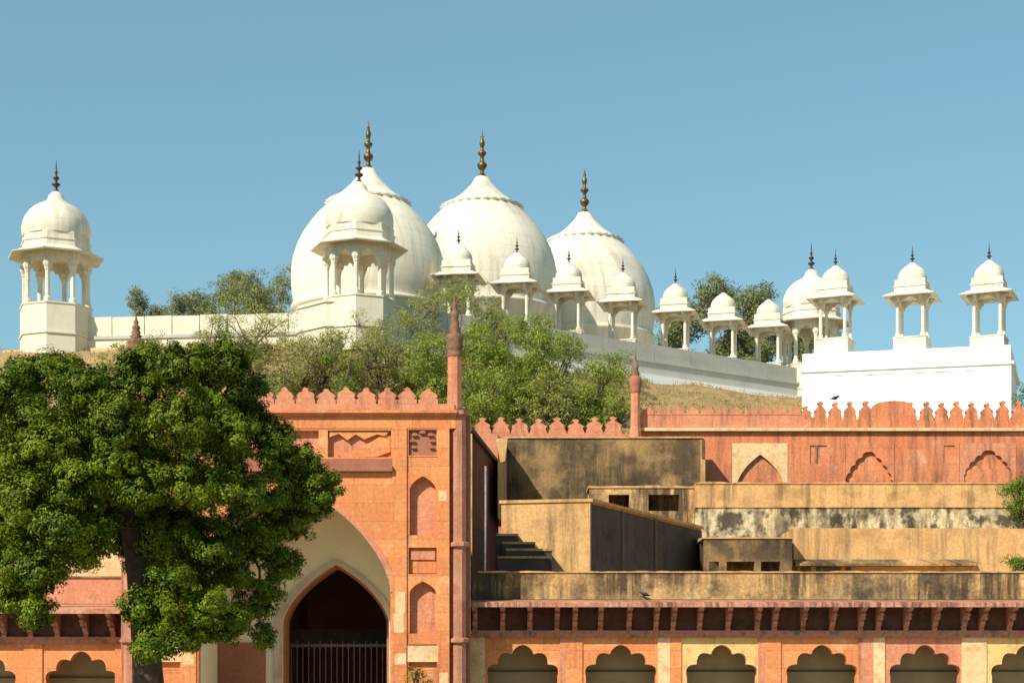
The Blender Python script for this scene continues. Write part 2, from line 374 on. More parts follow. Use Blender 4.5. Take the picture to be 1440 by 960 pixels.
big_dome(678, 112, 290, 250, 181, 436, 4.9)
big_dome(822, 120, 338, 300, 235, 474, 4.95)

# ------------------------------------------------------------------ kiosks (chhatris)
def oct_kiosk(loc, label, tower, group):
    k = thing('octagonal_kiosk', loc, label, 'kiosk', group)
    rot = R(-90)
    for i in range(8):
        a = rot + i * math.pi / 4; cx, cy = 1.80 * math.cos(a), 1.80 * math.sin(a)
        MB().lathe([(.21, 0), (.21, .22), (.14, .30), (.135, 1.75), (.17, 1.82), (.17, 1.9), (.24, 2.05), (.26, 2.4)], 8, cx, cy, .002, rot=a + R(22.5), smooth=False).build('column', M['marble'], k)
    mb = MB(); Ri = 1.88
    for i in range(8):
        a0, a1 = rot + i * math.pi / 4, rot + (i + 1) * math.pi / 4
        P0, P1 = Vector((Ri * math.cos(a0), Ri * math.sin(a0))), Vector((Ri * math.cos(a1), Ri * math.sin(a1)))
        u = (P1 - P0).normalized(); L = (P1 - P0).length; nn = Vector((u.y, -u.x)); w_ = L / 2 - .15
        crv = [(x_, 2.54 + (z_ - 2.52) * 1.35) for x_, z_ in cusped(w_, 2.52)]
        poly = notch(0, L, 1.75, 2.96, [(x, z) for x, z in crv], L / 2, 0)
        n_ = len(poly)
        vs = [(P0.x + u.x * x + nn.x * 0, P0.y + u.y * x, z) for x, z in poly] + [(P0.x + u.x * x - nn.x * .16, P0.y + u.y * x - nn.y * .16, z) for x, z in poly]
        mb.add(vs, [tuple(range(n_)), tuple(range(2 * n_ - 1, n_ - 1, -1))] + [(j, j + n_, (j + 1) % n_ + n_, (j + 1) % n_) for j in range(n_)])
    mb.build('arch_screen', M['marble'], k)
    MB().lathe([(.5, 2.94), (1.9, 2.92), (2.72, 2.80), (2.74, 2.86), (2.45, 2.94), (2.1, 3.12), (2.02, 3.18), (.5, 3.18)], 8, rot=rot, smooth=False).build('eave', M['marble'], k)
    MB().lathe([(1.98, 3.1), (1.98, 3.52), (2.04, 3.54), (2.04, 3.60), (1.93, 3.62), (1.93, 4.02), (1.85, 4.05)], 8, rot=rot, smooth=False).build('drum', M['marble'], k)
    d = MB().lathe([(1.86, 3.98), (1.91, 4.2), (1.92, 4.5), (1.86, 4.8), (1.73, 5.1), (1.52, 5.42), (1.25, 5.68), (.93, 5.86)], 48).build('dome', M['marble'], k)
    MB().lathe([(.88, 5.74), (1.03, 5.74), (1.05, 5.80), (.80, 5.93), (.55, 6.08), (.46, 6.25), (.40, 6.42), (.22, 6.6), (.10, 6.68)], 32).build('dome_cap', M['marble'], d)
    MB().lathe(FIN, 12, z=6.62, sc=1.85).build('finial', M['bronze'], d)
    MB().lathe([(2.06, -.02 - tower), (2.06, -1.78), (2.14, -1.76), (2.14, -1.66), (2.05, -1.64), (2.05, -.10), (2.10, -.08), (2.10, 0)], 8, rot=rot, smooth=False).build('tower_base', M['marblewall'], k)
    return k
OG = 'octagonal domed corner kiosks of the white mosque'
oct_kiosk((Lk.x, Lk.y, Z(434, 97)), 'octagonal white kiosk standing alone at the far left end of the mosque wall', 3.2, OG)
oct_kiosk((Ck.x, Ck.y, Z(424, 95)), 'octagonal white kiosk with cusped arches standing right before the leftmost big dome', 3.0, OG)
ko = oct_kiosk((Ok.x, Ok.y, Z(516, 116.2)), 'octagonal white kiosk partly hidden behind the square kiosk on the whitewashed block', 3.0, OG)
ko.scale = (1.0, 1.0, 1.0)
# tower foot carrying the middle octagonal kiosk
mb = MB(); mb.lathe([(3.2, 19), (3.2, 21.55), (3.3, 21.6), (3.3, 21.75), (3.12, 21.8), (3.12, 22.9), (3.22, 22.95), (3.22, 23.08)], 8, Ck.x - .5, Ck.y + 1.4, 0, rot=R(-67.5), smooth=False)
mb.build('corner_tower', M['marblewall'], mosque, mo)

def square_kiosk(loc, rz, sc, label, group):
    k = thing('square_kiosk', loc, label, 'kiosk', group, rz, sc)
    MB().box(-.98, .98, -.98, .98, -.8, .20).box(-1.02, 1.02, -1.02, 1.02, .20, .26).build('base', M['marble'], k)
    for sx in (-1, 1):
        for sy in (-1, 1):
            MB().lathe([(.17, 0), (.17, .16), (.105, .26), (.10, 1.84), (.14, 1.92), (.14, 2.08)], 8, .76 * sx, .76 * sy, .262, rot=R(22.5), smooth=False) \
                .box(.76 * sx - .13, .76 * sx + .13, .76 * sy - .13, .76 * sy + .13, 2.34, 2.62).build('column', M['marble'], k)
    mb = MB()
    crv = [(-.62, 0), (-.60, .16), (-.47, .20), (-.42, .33), (-.24, .37), (-.16, .46), (0, .50), (.16, .46), (.24, .37), (.42, .33), (.47, .20), (.60, .16), (.62, 0)]
    for ax in range(2):
        for s_ in (-1, 1):
            poly = notch(-.86, .86, 2.2, 2.84, crv, 0, 2.2); b = MB().prism(poly, s_ * .84 - .07, s_ * .84 + .07)
            vs = b.v if ax == 0 else [(-y * .995, x, z - .002) for x, y, z in b.v]
            mb.add(vs, b.f)
    mb.build('arch_screen', M['marble'], k)
    q = R(45); s2 = math.sqrt(2)
    # stepped brackets under the eave
    st = [(.85, 2.34), (.98, 2.34), (.98, 2.46), (1.10, 2.46), (1.10, 2.58), (1.22, 2.58), (1.22, 2.72), (.85, 2.72)]
    for sx in (-1, 1):
        for sy in (-1, 1):
            MB().prism([(sx * x, z) for x, z in st], sy * .66 - .1, sy * .66 + .1).build('bracket', M['marble'], k)
            MB().prism_x([(sy * y, z + .002) for y, z in st], sx * .66 - .1, sx * .66 + .1).build('bracket', M['marble'], k)
    MB().lathe([(.3 * s2, 2.80), (1.0 * s2, 2.78), (1.53 * s2, 2.68), (1.545 * s2, 2.73), (1.3 * s2, 2.85), (1.04 * s2, 3.0), (.3 * s2, 3.0)], 4, rot=q, smooth=False).build('eave', M['marble'], k)
    MB().lathe([(.93 * s2, 2.98), (.93 * s2, 3.30), (.99 * s2, 3.32), (.99 * s2, 3.38), (.91 * s2, 3.40), (.91 * s2, 3.72), (.86 * s2, 3.76)], 4, rot=q, smooth=False).build('drum', M['marble'], k)
    d = MB().lathe([(.84, 3.74), (.875, 3.9), (.87, 4.08), (.81, 4.28), (.70, 4.45), (.54, 4.6), (.42, 4.68)], 32).build('dome', M['marble'], k)
    MB().lathe([(.40, 4.62), (.48, 4.62), (.49, 4.66), (.36, 4.73), (.24, 4.83), (.13, 4.93), (.07, 4.97)], 24).build('dome_cap', M['marble'], d)
    MB().lathe(FIN, 10, z=4.93, sc=1.08).build('finial', M['bronze'], d)
    return k
SG = 'small square domed kiosks along the mosque parapet'
row = [(645, 315, 'square white kiosk with columns hidden by a tree top, before the middle big dome'),
       (727, 328, 'square white kiosk before the right half of the middle big dome above the leafy tree'),
       (800, 342, 'square white kiosk against the left edge of the rightmost big dome'),
       (876, 357, 'square white kiosk before the right half of the rightmost big dome'),
       (950, 373, 'square white kiosk with open sky around its dome just right of the big domes'),
       (1017, 387, 'square white kiosk with its dome and columns against dark far trees'),
       (1081, 397, 'square white kiosk close to the left side of the far octagonal kiosk')]
proto = None
for i, (px, py, lab) in enumerate(row):
    D = 147.4 / (1.443 - (px - 720) / 2400); z = Z(py, D) - 6.0 * .94
    D += .9; loc = (X(px, D), D, z + .05); rz = -R(9 + 1.2 * i)
    if proto is None: proto = square_kiosk(loc, rz, .94, lab, SG)
    else: dup(proto, loc, rz, .94, lab, SG)
# whitewashed block with three kiosks
A = Vector((X(1128, 100.7), 100.7)); B = Vector((X(1422, 98), 98)); zt = 21.52
blk = thing('white_block', (A.x, A.y, 12), 'plain brilliant white block carrying three square kiosks at the right', 'building')
bo = blk.location
u3 = (B - A).normalized(); n3 = Vector((u3.y, -u3.x)); L3 = (B - A).length
MB().plan([tuple(A), tuple(B), (B.x + 2.4, B.y + 7), (A.x + 1.5, A.y + 8)], 12, 20.42).build('wall', M['whitewash'], blk, bo)
MB().plan([along(A, u3, n3, -.04, .10), along(A, u3, n3, L3 + .15, .10), (B.x + 2.6, B.y + 7), (A.x + 1.5, A.y + 8)], 20.42, 20.60).build('cornice', M['whitewash'], blk, bo)
MB().plan([along(A, u3, n3, .02, -.01), along(A, u3, n3, L3 - .02, -.01), (B.x + 2.38, B.y + 7), (A.x + 1.5, A.y + 8)], 20.60, zt).build('parapet', M['whitewash'], blk, bo)
mb = MB()
for t0, t1 in ((1.5, 2.3), (3.6, 5.2), (6.5, 8.8), (9.3, 9.9)):
    mb.plan([along(A, u3, n3, t0, .05), along(A, u3, n3, t1, .05), along(A, u3, n3, t1, -.05), along(A, u3, n3, t0, -.05)], 20.14, 20.19)
mb.build('drip_ledge', M['whitewash'], blk, bo)
WG = 'square domed kiosks on the whitewashed block'
for px, py, D, s_, rz, lab in ((1175, 350, 102.2, .955, 24, 'leftmost square kiosk on the white block, overlapping the octagonal kiosk behind it'),
                       (1283, 345, 100.9, .965, 23, 'middle one of three square white kiosks on the plain white block, sky all round it'),
                       (1391, 341, 99.9, .975, 24, 'square white kiosk standing on the right end of the plain white block')):
    dup(proto, (X(px, D), D, Z(py, D) - 6.0 * s_), -R(rz), s_, lab, WG)

# ------------------------------------------------------------------ gateway
GD = 58.0
def gx(px): return X(px, GD)
def gz(py): return Z(py, GD)
gate = thing('gateway', (gx(414), GD, 0), 'tall orange sandstone gateway with one deep pointed arch behind the big tree', 'gateway')
go = gate.location
def rectframe(mb, x0, x1, z0, z1, X0, X1, Z0, Z1, y0, y1):   # slab x0..x1, z0..z1 with hole X0..X1, Z0..Z1
    if Z1 < z1: mb.box(x0, x1, y0, y1, Z1, z1)
    if Z0 > z0: mb.box(x0, x1, y0, y1, z0, Z0)
    if X0 > x0: mb.box(x0, X0, y0, y1, Z0, Z1)
    if X1 < x1: mb.box(X1, x1, y0, y1, Z0, Z1)
Fr, Bk = GD, GD + .42
def pier(mir):
    f = (lambda px: gx(828 - px)) if mir else gx
    def xs(a, b): return sorted((f(a), f(b)))
    mb = MB()
    a, b = xs(552, 572); mb.box(a, b, Fr - .05, Bk, 0, gz(602))
    a, b = xs(616, 632); mb.box(a, b, Fr - .05, Bk, 0, gz(602))
    x0, x1 = xs(572, 616)
    def cell(y0, y1, m, X0=574.5, X1=614): # photo rows
        p, q = xs(X0, X1); rectframe(mb, x0, x1, gz(y1), gz(y0), p, q, gz(y1 - m), gz(y0 + m), Fr, Bk - .06)
    cell(602, 642, 2)
    mb.box(x0, x1, Fr + .02, Bk, gz(664), gz(642))
    def niche(y0, y1, top, spring):
        p, q = xs(576, 613); cx = (p + q) / 2; hw = (q - p) / 2
        mb.prism(notch(x0, x1, gz(y1), gz(y0), pointed(hw, gz(top) - gz(spring), .45), cx, gz(spring)), Fr, Bk - .04)
    niche(664, 752, 669, 688); mb.box(x0, x1, Fr + .01, Bk, gz(767), gz(752))
    cell(767, 809, 2.5); niche(809, 890, 817, 833); mb.box(x0, x1, Fr + .01, Bk, gz(903), gz(890))
    cell(903, 945, 2.5); mb.box(x0, x1, Fr + .01, Bk, 0, gz(945))
    mb.build('pier', M['sand'], gate, go)
    a, b = xs(550, 634)
    MB().box(a + .02, b - .02, Fr + .30, 63, 0, gz(583) - .02).build('pier_core', M['pink'], gate, go)
    a, b = xs(574.5, 614)
    MB().box(a, b, Fr + .12, Fr + .3, gz(640), gz(604)).build('carved_panel', M['darkred'], gate, go)
    # little arched hoods carved on the panel
    mb = MB(); cx = (a + b) / 2
    for dx, py, wd in ((0, 606, .22), (-.27, 609.5, .2), (.27, 609.5, .2), (-.34, 618, .18), (.34, 618, .18), (-.31, 627, .16), (.31, 627, .16)):
        hz = gz(py); mb.prism([(cx + dx - wd / 2, hz - .07), (cx + dx - wd / 2, hz - .02), (cx + dx - wd / 4, hz + .03), (cx + dx + wd / 4, hz + .03), (cx + dx + wd / 2, hz - .02), (cx + dx + wd / 2, hz - .07)], Fr + .02, Fr + .12)
    mb.build('hood_carving', M['darkred'], gate, go)
    a, b = xs(575, 613.5)
    MB().box(a, b, Fr + .16, Fr + .3, gz(805), gz(770)).build('carved_panel', M['sand'], gate, go)
    MB().box(a + .05, b - .05, Fr + .10, Fr + .16, gz(786), gz(773)).build('carved_panel', M['pink'], gate, go)
    MB().box(a, b, Fr + .16, Fr + .3, gz(942), gz(907)).build('carved_panel', M['sand'], gate, go)
    a, b = xs(570, 616); MB().box(a, b, Fr - .012, Fr + .1, gz(930), gz(907)).build('pale_panel', M['pale'], gate, go)
    for p_, q_, yt, yb in ((556, 570, 832, 862), (554, 568, 862, 889), (618, 630, 945, 975), (555, 571, 918, 934), (617, 628, 690, 704)):
        a, b = xs(p_, q_); MB().box(a, b, Fr - .056, Fr, gz(yb), gz(yt)).build('pale_block', M['pale'], gate, go)
    # corner shaft with capital and spire
    cx = f(646)
    sh = MB().lathe([(.24, 0), (.24, gz(583))], 8, cx, GD + .20, 0, rot=R(22.5), smooth=False)
    for py in (580, 765, 900): sh.lathe([(.26, -.1), (.38, -.06), (.38, .06), (.26, .1)], 8, cx, GD + .22, gz(py), rot=R(22.5), smooth=False)
    s_ = sh.build('corner_shaft', M['shaft'], gate, go)
    
    for q_, y_ in ((657.5, .42), (635.5, .30)): MB().lathe([(.10, 0), (.10, gz(583))], 8, f(q_), GD + y_, 0).build('side_shaft', M['brk'], gate, go)
    MB().box(*xs(633, 660), GD + .32, GD + 1.6, 0, gz(584)).build('corner_mass', M['darkred'], gate, go)
    top = 412 if not mir else 440; cap0, cap1 = (500, 466) if not mir else (497, 474)
    cx2 = f(639)
    MB().lathe([(.30, gz(583)), (.28, gz(575)), (.255, gz(540)), (.25, gz(cap0))], 8, cx2, GD + .25, 0, rot=R(22.5), smooth=False).build('pinnacle', M['pink'], s_, go)
    h = gz(cap1) - gz(cap0)
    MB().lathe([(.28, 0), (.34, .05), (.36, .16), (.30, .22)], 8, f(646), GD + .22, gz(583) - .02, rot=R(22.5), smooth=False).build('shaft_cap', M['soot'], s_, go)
    MB().lathe([(.255, 0), (.29, .04), (.24, .1), (.255, .3 * h), (.31, .45 * h), (.255, .6 * h), (.31, .72 * h), (.28, .9 * h), (.19, h)], 12, cx2, GD + .25, gz(cap0)).build('capital', M['brownstone'], s_, go)
    h = gz(top) - gz(cap1)
    MB().lathe([(.24, 0), (.15, .06 * h), (.21, .12 * h), (.14, .20 * h), (.17, .28 * h), (.11, .38 * h), (.15, .46 * h), (.12, .55 * h), (.07, .62 * h), (.10, .70 * h), (.05, .8 * h), (.015, h)], 10, cx2, GD + .25, gz(cap1) - .02).build('spire', M['brownstone'], s_, go)
pier(False); pier(True)
# centre bay with the great arch
cxg = gx(414); hw = gx(549) - cxg
mb = MB().prism(notch(gx(276), gx(552), 0, gz(663.5), pointed(hw, gz(681) - gz(832), .42), cxg, gz(832)), Fr, Bk)
mb.build('spandrel', M['sand'], gate, go)
# raised edge round the arch
crv = pointed(hw, gz(681) - gz(832), .42); big = pointed(hw + .22, gz(681) - gz(832) + .20, .42)
crv = [(cxg + x, gz(832) + z) for x, z in crv]; big = [(cxg + x, gz(832) + z) for x, z in big]
MB().prism(crv + big[::-1], Fr - .035, Fr + .02).build('arch_band', M['pink'], gate, go)
mb = MB().box(gx(276), gx(552), Fr - .20, Bk, gz(663), gz(655)).box(gx(276), gx(552), Fr - .04, Bk, gz(655), gz(645.5)); mb.build('ledge', M['darkred'], gate, go)
mb = MB(); pr = [(276, 372, 279, 368), (372, 456, 380, 448), (456, 552, 461, 550)]
for a, b, p_, q_ in pr: rectframe(mb, gx(a), gx(b), gz(645), gz(602), gx(p_), gx(q_), gz(642.5), gz(605), Fr, Bk)
mb.build('panel_frame', M['sand'], gate, go)
MB().box(gx(277), gx(551), Fr + .22, Bk + .05, gz(644.5), gz(602.5)).build('panel_back', M['pink'], gate, go)
# broken relief of the right panel: chevrons and fallen slab
for o_ in (0, -183):
    mb = MB(); mb.prism([(gx(463 + o_), gz(606)), (gx(548 + o_), gz(606)), (gx(541 + o_), gz(612)), (gx(530 + o_), gz(610)), (gx(512 + o_), gz(617)), (gx(500 + o_), gz(610)), (gx(488 + o_), gz(618)), (gx(476 + o_), gz(609)), (gx(463 + o_), gz(614))], Fr + .06, Fr + .215)
    mb.build('chevron_relief', M['sand'], gate, go); mb = MB()
    mb.prism([(gx(474 + o_), gz(638)), (gx(492 + o_), gz(634)), (gx(520 + o_), gz(621)), (gx(540 + o_), gz(609)), (gx(549 + o_), gz(612)), (gx(549 + o_), gz(634)), (gx(530 + o_), gz(641)), (gx(480 + o_), gz(642))], Fr + .13, Fr + .212)
    mb.build('broken_relief', M['sand'], gate, go)
MB().box(gx(188), gx(641), Fr - .02, Bk, gz(602), gz(585)).build('frieze', M['sand'], gate, go)
MB().box(gx(186), gx(643), Fr - .22, Bk, gz(581.5), gz(577)).box(gx(187), gx(642), Fr - .12, Bk, gz(585), gz(581.5)).build('cornice', M['sand'], gate, go)
MB().box(gx(189), gx(639), Fr - .06, Fr + .34, gz(577), gz(568)).build('parapet', M['pink'], gate, go)
px = 630 - 14
mw = gx(28.7) - gx(0)
while px > 196:
    MB().prism(jit(merlon(gx(px - 14) + rng.uniform(-.02, .02), gz(568.2), mw * rng.uniform(.90, .96), (gz(544) - gz(568)) * rng.uniform(.90, 1.04)), .018), Fr - .05, Fr + .24).build('merlon', M['pink'], gate, go); px -= 28.7
# gate mass, vault and back wall with the inner doorway
MB().prism(notch(gx(277), gx(551), 0, gz(586), pointed(hw + .03, gz(680) - gz(832), .42), cxg, gz(832)), Bk + .06, 62).build('vault', M['cream'], gate, go)
BD = 62.0
def bx(px): return X(px, BD)
def bz(py): return Z(py, BD)
icx = bx(472); ihw = bx(547) - icx
MB().prism(notch(gx(277), gx(551), 0, gz(590), pointed(ihw, bz(793) - bz(876), .5), icx, bz(876)), BD, BD + .25).build('back_wall', M['cream'], gate, go)
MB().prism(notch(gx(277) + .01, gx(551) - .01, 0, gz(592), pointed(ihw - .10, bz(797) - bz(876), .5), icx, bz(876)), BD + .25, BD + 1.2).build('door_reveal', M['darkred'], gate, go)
crv = pointed(ihw, bz(793) - bz(876), .5); big = pointed(ihw + .30, bz(786) - bz(876), .5)
crv = [(icx + x, bz(876) + z) for x, z in crv]; big = [(icx + x, bz(876) + z) for x, z in big]
cl = [(crv[0][0], 0)] + crv + [(crv[-1][0], 0)]; bl_ = [(big[0][0], 0)] + big + [(big[-1][0], 0)]
MB().prism(cl + bl_[::-1], BD - .10, BD - .002).build('door_surround', M['oldplaster'], gate, go)
MB().box(gx(279), big[0][0] - .3, BD - .08, BD - .003, 0, bz(903)).build('dado', M['darkred'], gate, go)
mb = MB(); x0, x1 = icx - ihw - .4, icx + ihw + 1.2
mb.box(x0 - .4, x0, BD + 1.2, 73, 0, 7.6).box(x1, x1 + .4, BD + 1.2, 73, 0, 7.6).box(x0 - .4, x1 + .4, BD + 1.2, 73.4, 7.6, 8).box(x0 - .4, x1 + .4, 73, 73.4, 0, 7.6)
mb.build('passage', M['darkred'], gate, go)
MB().box(x0, x1, 67.4, 67.7, Z(905, 67), Z(887, 67)).box(x0, x1, 67.34, 67.7, Z(887, 67), Z(884, 67)).build('lintel', M['shadeplaster'], gate, go)
# top of the gate mass
MB().box(gx(190), gx(638), Bk + .1, 62.9, gz(600), gz(579)).build('roof', M['tan'], gate, go)
MB().box(gx(190), gx(277), Bk + .1, 62.9, 0, gz(600)).build('side_mass', M['sand'], gate, go)
# iron railing gate inside the doorway (a thing of its own)
rd = 64.2
rail = thing('railing_gate', (X(480, rd), rd, 0), 'dark iron railing gate of upright bars inside the shadowed doorway', 'gate')
MB().box(X(408, rd), X(556, rd), rd - .02, rd + .02, Z(909, rd), Z(905, rd)).box(X(408, rd), X(556, rd), rd - .02, rd + .02, .25, .32).build('rail', M['iron'], rail, rail.location)
for i in range(19):
    x = X(410 + i * 8, rd); MB().box(x - .018, x + .018, rd - .018, rd + .018, .1, Z(903 - 3 * (i % 2), rd)).build('bar', M['iron'], rail, rail.location)

# ------------------------------------------------------------------ arcades
AD = 60.0
def ax(px): return X(px, AD)
def az(py): return Z(py, AD)
def arcade(name, label, centers, x0, x1, brk, ye, tints, pil):
    a = thing(name, (ax((x0 + x1) / 2), AD, 0), label, 'arcade'); o = a.location
    dz = -ye / 40.0
    xb = [x0] + [(centers[i] + centers[i + 1]) / 2 for i in range(len(centers) - 1)] + [x1]
    for i, c in enumerate(centers):
        w_ = 49 / 40.0
        poly = notch(ax(xb[i]), ax(xb[i + 1]), 0, az(886) + dz, cusped(w_, 0), ax(c), az(906) + dz)
        MB().prism(poly, AD, AD + .45).build('arch', M[tints[i % len(tints)]], a, o)
        pn = MB(); zt_, zr = az(896) + dz, az(942) + dz
        pn.box(ax(c) - 1.5, ax(c) + 1.5, AD + 1.30, AD + 1.36, 0, zr - .02).box(ax(c) - 1.5, ax(c) + 1.5, AD + 1.32, AD + 1.36, zr - .02, zt_)
        q = pn.build('infill_panel', M['board'], a, o)
        MB().box(ax(c) - 1.5, ax(c) + 1.5, AD + 1.24, AD + 1.32, zr - .035, zr + .02).build('rail', M['boarddark'], q, o)
    for p0, p1, m_ in pil:
        MB().box(ax(p0), ax(p1), AD - .05, AD - .001, 0, az(895) + dz).build('pilaster', M[m_], a, o)
    MB().box(ax(x0), ax(x1), AD - .14, AD + .45, az(896) + dz, az(886) + dz + .001).build('beam', M['brk'], a, o)
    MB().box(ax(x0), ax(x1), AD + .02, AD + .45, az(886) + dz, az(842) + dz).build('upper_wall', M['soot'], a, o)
    E = AD - 1.14; e0, e1 = Z(853, E) + dz, Z(846.5, E) + dz
    MB().prism_x([(AD + .02, e0 + .14), (E + .12, e0 + .03), (E, e0), (E, e1), (E + .1, e1 + .03), (AD + .02, az(843) + dz)], ax(x0), ax(x1)).build('eave', M['eave'], a, o)
    zb = az(888) + dz; h = e0 - zb
    pr = [(AD + .015, zb), (AD - .10, zb), (AD - .16, zb + .10), (AD - .13, zb + .2 * h), (AD - .26, zb + .30 * h), (AD - .34, zb + .42 * h), (AD - .30, zb + .52 * h), (AD - .5, zb + .62 * h),
          (AD - .62, zb + .74 * h), (AD - .60, zb + .82 * h), (AD - .92, zb + .92 * h), (AD - 1.0, e0 + .02), (AD + .015, e0 + .10)]
    for p_ in brk:
        b = MB().prism_x(pr, ax(p_) - .085, ax(p_) + .085)
        b = b.build('bracket', M['brk'], a, o)
        MB().lathe([(.03, -.20), (.085, -.13), (.055, -.07), (.11, -.02), (.07, .06)], 8, ax(p_), AD - .66, zb + .74 * h - .02).build('pendant', M['brk'], b, o)
    mb = MB(); mb.box(ax(x0), ax(x1), AD + .45, AD + 6, az(852) + dz, az(842) + dz).box(ax(x0), ax(x1), AD + 5.6, AD + 6, 0, az(852) + dz)
    mb.build('roof', M['tan'], a, o)
    return a
brR = [668, 707, 745, 783, 808, 844, 884, 922, 946, 983, 1023, 1064, 1088, 1128, 1169, 1209, 1234, 1273, 1313, 1354, 1379, 1418, 1458, 1498]
pilR = [(662, 682, 'pale'), (787, 795, 'pink'), (795, 819, 'sand'), (925, 942, 'pale'), (942, 958, 'sand'), (1066, 1076, 'pink'), (1076, 1098, 'sand'),
        (1207, 1228, 'pink'), (1228, 1244, 'pale'), (1352, 1387, 'pale'), (1495, 1520, 'pink')]
arcR = arcade('arcade', 'long orange sandstone arcade of cusped arches running right from the gateway', [735, 873, 1015, 1156, 1301, 1444], 652, 1530, brR, 0,
              ['sand', 'sand', 'yellow', 'sand', 'pink', 'yellow'], pilR)
pilL = [(34, 60, 'sand'), (162, 190, 'sand'), (-110, -80, 'pink')]
arcL = arcade('arcade', 'short stretch of sandstone arcade under the tree, left of the gateway', [-28, 114], -130, 190, [-70, -32, 7, 44, 82, 122, 160], 9, ['sand', 'sand'], pilL)

# upper walls left of the gate
pl = thing('parapet_wall', (ax(60), AD, 4.5), 'brownish pink parapet wall above the left arcade eave', 'wall')
MB().box(ax(-130), ax(190), AD + .1, AD + .5, Z(849, AD), Z(812, AD)).build('wall', M['pink'], pl, pl.location)
MB().box(ax(-130), ax(190), AD + .05, AD + .55, Z(812, AD), Z(809.5, AD)).build('coping', M['blackstain'], pl, pl.location)
pc = MB().box(X(-130, 63), X(185, 63), 63, 64, 4.5, Z(742, 63)).build('pale_wall', M['pale'], None, (X(60, 63), 63, 4.5)); tag(pc, 'cracked pale yellow upper wall showing through the gap in the big tree', 'wall')

# ------------------------------------------------------------------ terrace on the right
t_ = MB()
zl, zh = Z(846, 60.4), Z(805, 60.4)
x0 = X(664, 60.4); poly = [(x0, zl), (x0 + .02, zh - .35), (x0 + .10, zh - .12), (x0 + .28, zh), (X(1530, 60.4), zh), (X(1530, 60.4), zl)]
tp = thing('terrace_parapet', (X(1000, 60.4), 60.4, zl), 'long low streaked yellow parapet directly above the right arcade eave', 'wall')
MB().prism(poly, 60.35, 60.75).build('wall', M['tanstain'], tp, tp.location)
ragged(MB(), X(672, 60.4), X(1530, 60.4), 60.30, 60.80, zh + .001, zh + .06, .03, .3).build('coping', M['tan'], tp, tp.location)
fl = MB().box(-1.6, 36, 66.05, 84, 4.2, 4.72).build('terrace', M['tan']); tag(fl, kind='structure')

# flat roofed hut with dark side
hut = thing('terrace_hut', (X(830, 66), 66, 4.7), 'flat roofed ochre hut on the terrace with one dark shaded side', 'building'); ho = hut.location
PA, PB, PC = Vector((X(705, 66.6), 66.6)), Vector((X(830, 66), 66)), Vector((X(986, 77.2), 77.2))
PDd = PA + (PC - PB)
PDd.x = max(PDd.x, PA.x + 2.5)
MB().plan([tuple(PA), tuple(PB), tuple(PC), tuple(PDd)], 4.7, 8.98).build('wall', M['tan'], hut, ho)
e = .12
dAB = (PB - PA).normalized(); dBC = (PC - PB).normalized()
MB().plan([tuple(PA - dAB * .06 - dBC * .06), tuple(PB + dAB * e - dBC * .06), tuple(PC + dAB * e), tuple(PDd)], 8.98, 9.10).build('roof_slab', M['tan'], hut, ho)
nB = Vector((dBC.y, -dBC.x)); LB = (PC - PB).length
MB().plan([along(PB, dBC, nB, .02, .035), along(PB, dBC, nB, LB, .035), along(PB, dBC, nB, LB, -.05), along(PB, dBC, nB, .02, -.05)], 4.7, 8.9).build('side_shade', M['shadeplaster'], hut, ho)  # thin dark slab that paints the shade on this face
for t0 in (.24 * LB, .53 * LB):
    MB().plan([along(PB, dBC, nB, t0, .09), along(PB, dBC, nB, t0 + .32, .09), along(PB, dBC, nB, t0 + .32, .02), along(PB, dBC, nB, t0, .02)], 4.7, 8.9).build('buttress', M['boarddark'], hut, ho)
# steps in front of the hut
st = thing('stair', (X(735, 65), 65, 4.7), 'dark stone steps in the shade at the left foot of the ochre hut', 'stairs')
for i, (a, b, yt) in enumerate(((698, 728, 752), (706, 752, 765), (712, 776, 776), (700, 770, 788))):
    sp_ = MB().box(X(a, 65), X(b, 65), 65.9 - .5 * i, 66.45 + .003 * i, 4.7, Z(yt, 65.5)).build('step', M['shadeplaster'], st, st.location); MB().box(X(a, 65), X(b, 65) + .03, 65.85 - .5 * i, 66.45 - .5 * i, Z(yt, 65.5) + .002, Z(yt, 65.5) + .09).build('tread', M['tan'], sp_, st.location)

# walls behind the hut, stepping back
wD = 82.0
sw = thing('stained_wall', (X(845, wD), wD, 4.7), 'tall blackened yellow wall below the row of pink merlons behind the ochre hut', 'wall'); o = sw.location
MB().box(X(712, wD), X(985, wD), wD, wD + 1.2, 4.7, Z(616, wD)).build('wall', M['blackstain'], sw, o)
ragged(MB(), X(708, wD), X(990, wD), wD - .07, wD + 1.25, Z(616, wD) + .001, Z(613.8, wD), .05).build('coping', M['tan'], sw, o)
MB().box(X(985, wD), X(991.5, wD), wD - .05, wD + 1.0, 4.7, Z(618, wD)).build('end_pier', M['tan'], sw, o)
MB().box(X(986.5, wD), X(990.5, wD), wD - .12, wD - .05, Z(644, wD), Z(618, wD)).build('drain_hole', M['boarddark'], sw, o)
MB().plan([(X(700, 78), 78), (X(712, 81), 81), (X(713, wD), wD + .6), (X(700, 78), wD + .6)], 9.6, Z(615, 79)).build('return_wall', M['tan'], sw, o)
lw = thing('step_wall', (X(910, 79), 79, 4.7), 'low tan wall with dark openings rising just above the ochre hut roof', 'wall'); o = lw.location
def opening_wall(mb, x0, x1, z0, z1, ops, y0, y1):
    xs_ = x0
    for a, b, c, d in sorted(ops):
        mb.box(xs_, a, y0, y1, z0, z1); mb.box(a, b, y0, y1, d, z1)
        if c > z0: mb.box(a, b, y0, y1, z0, c)
        xs_ = b
    mb.box(xs_, x1, y0, y1, z0, z1)
D = 79.0
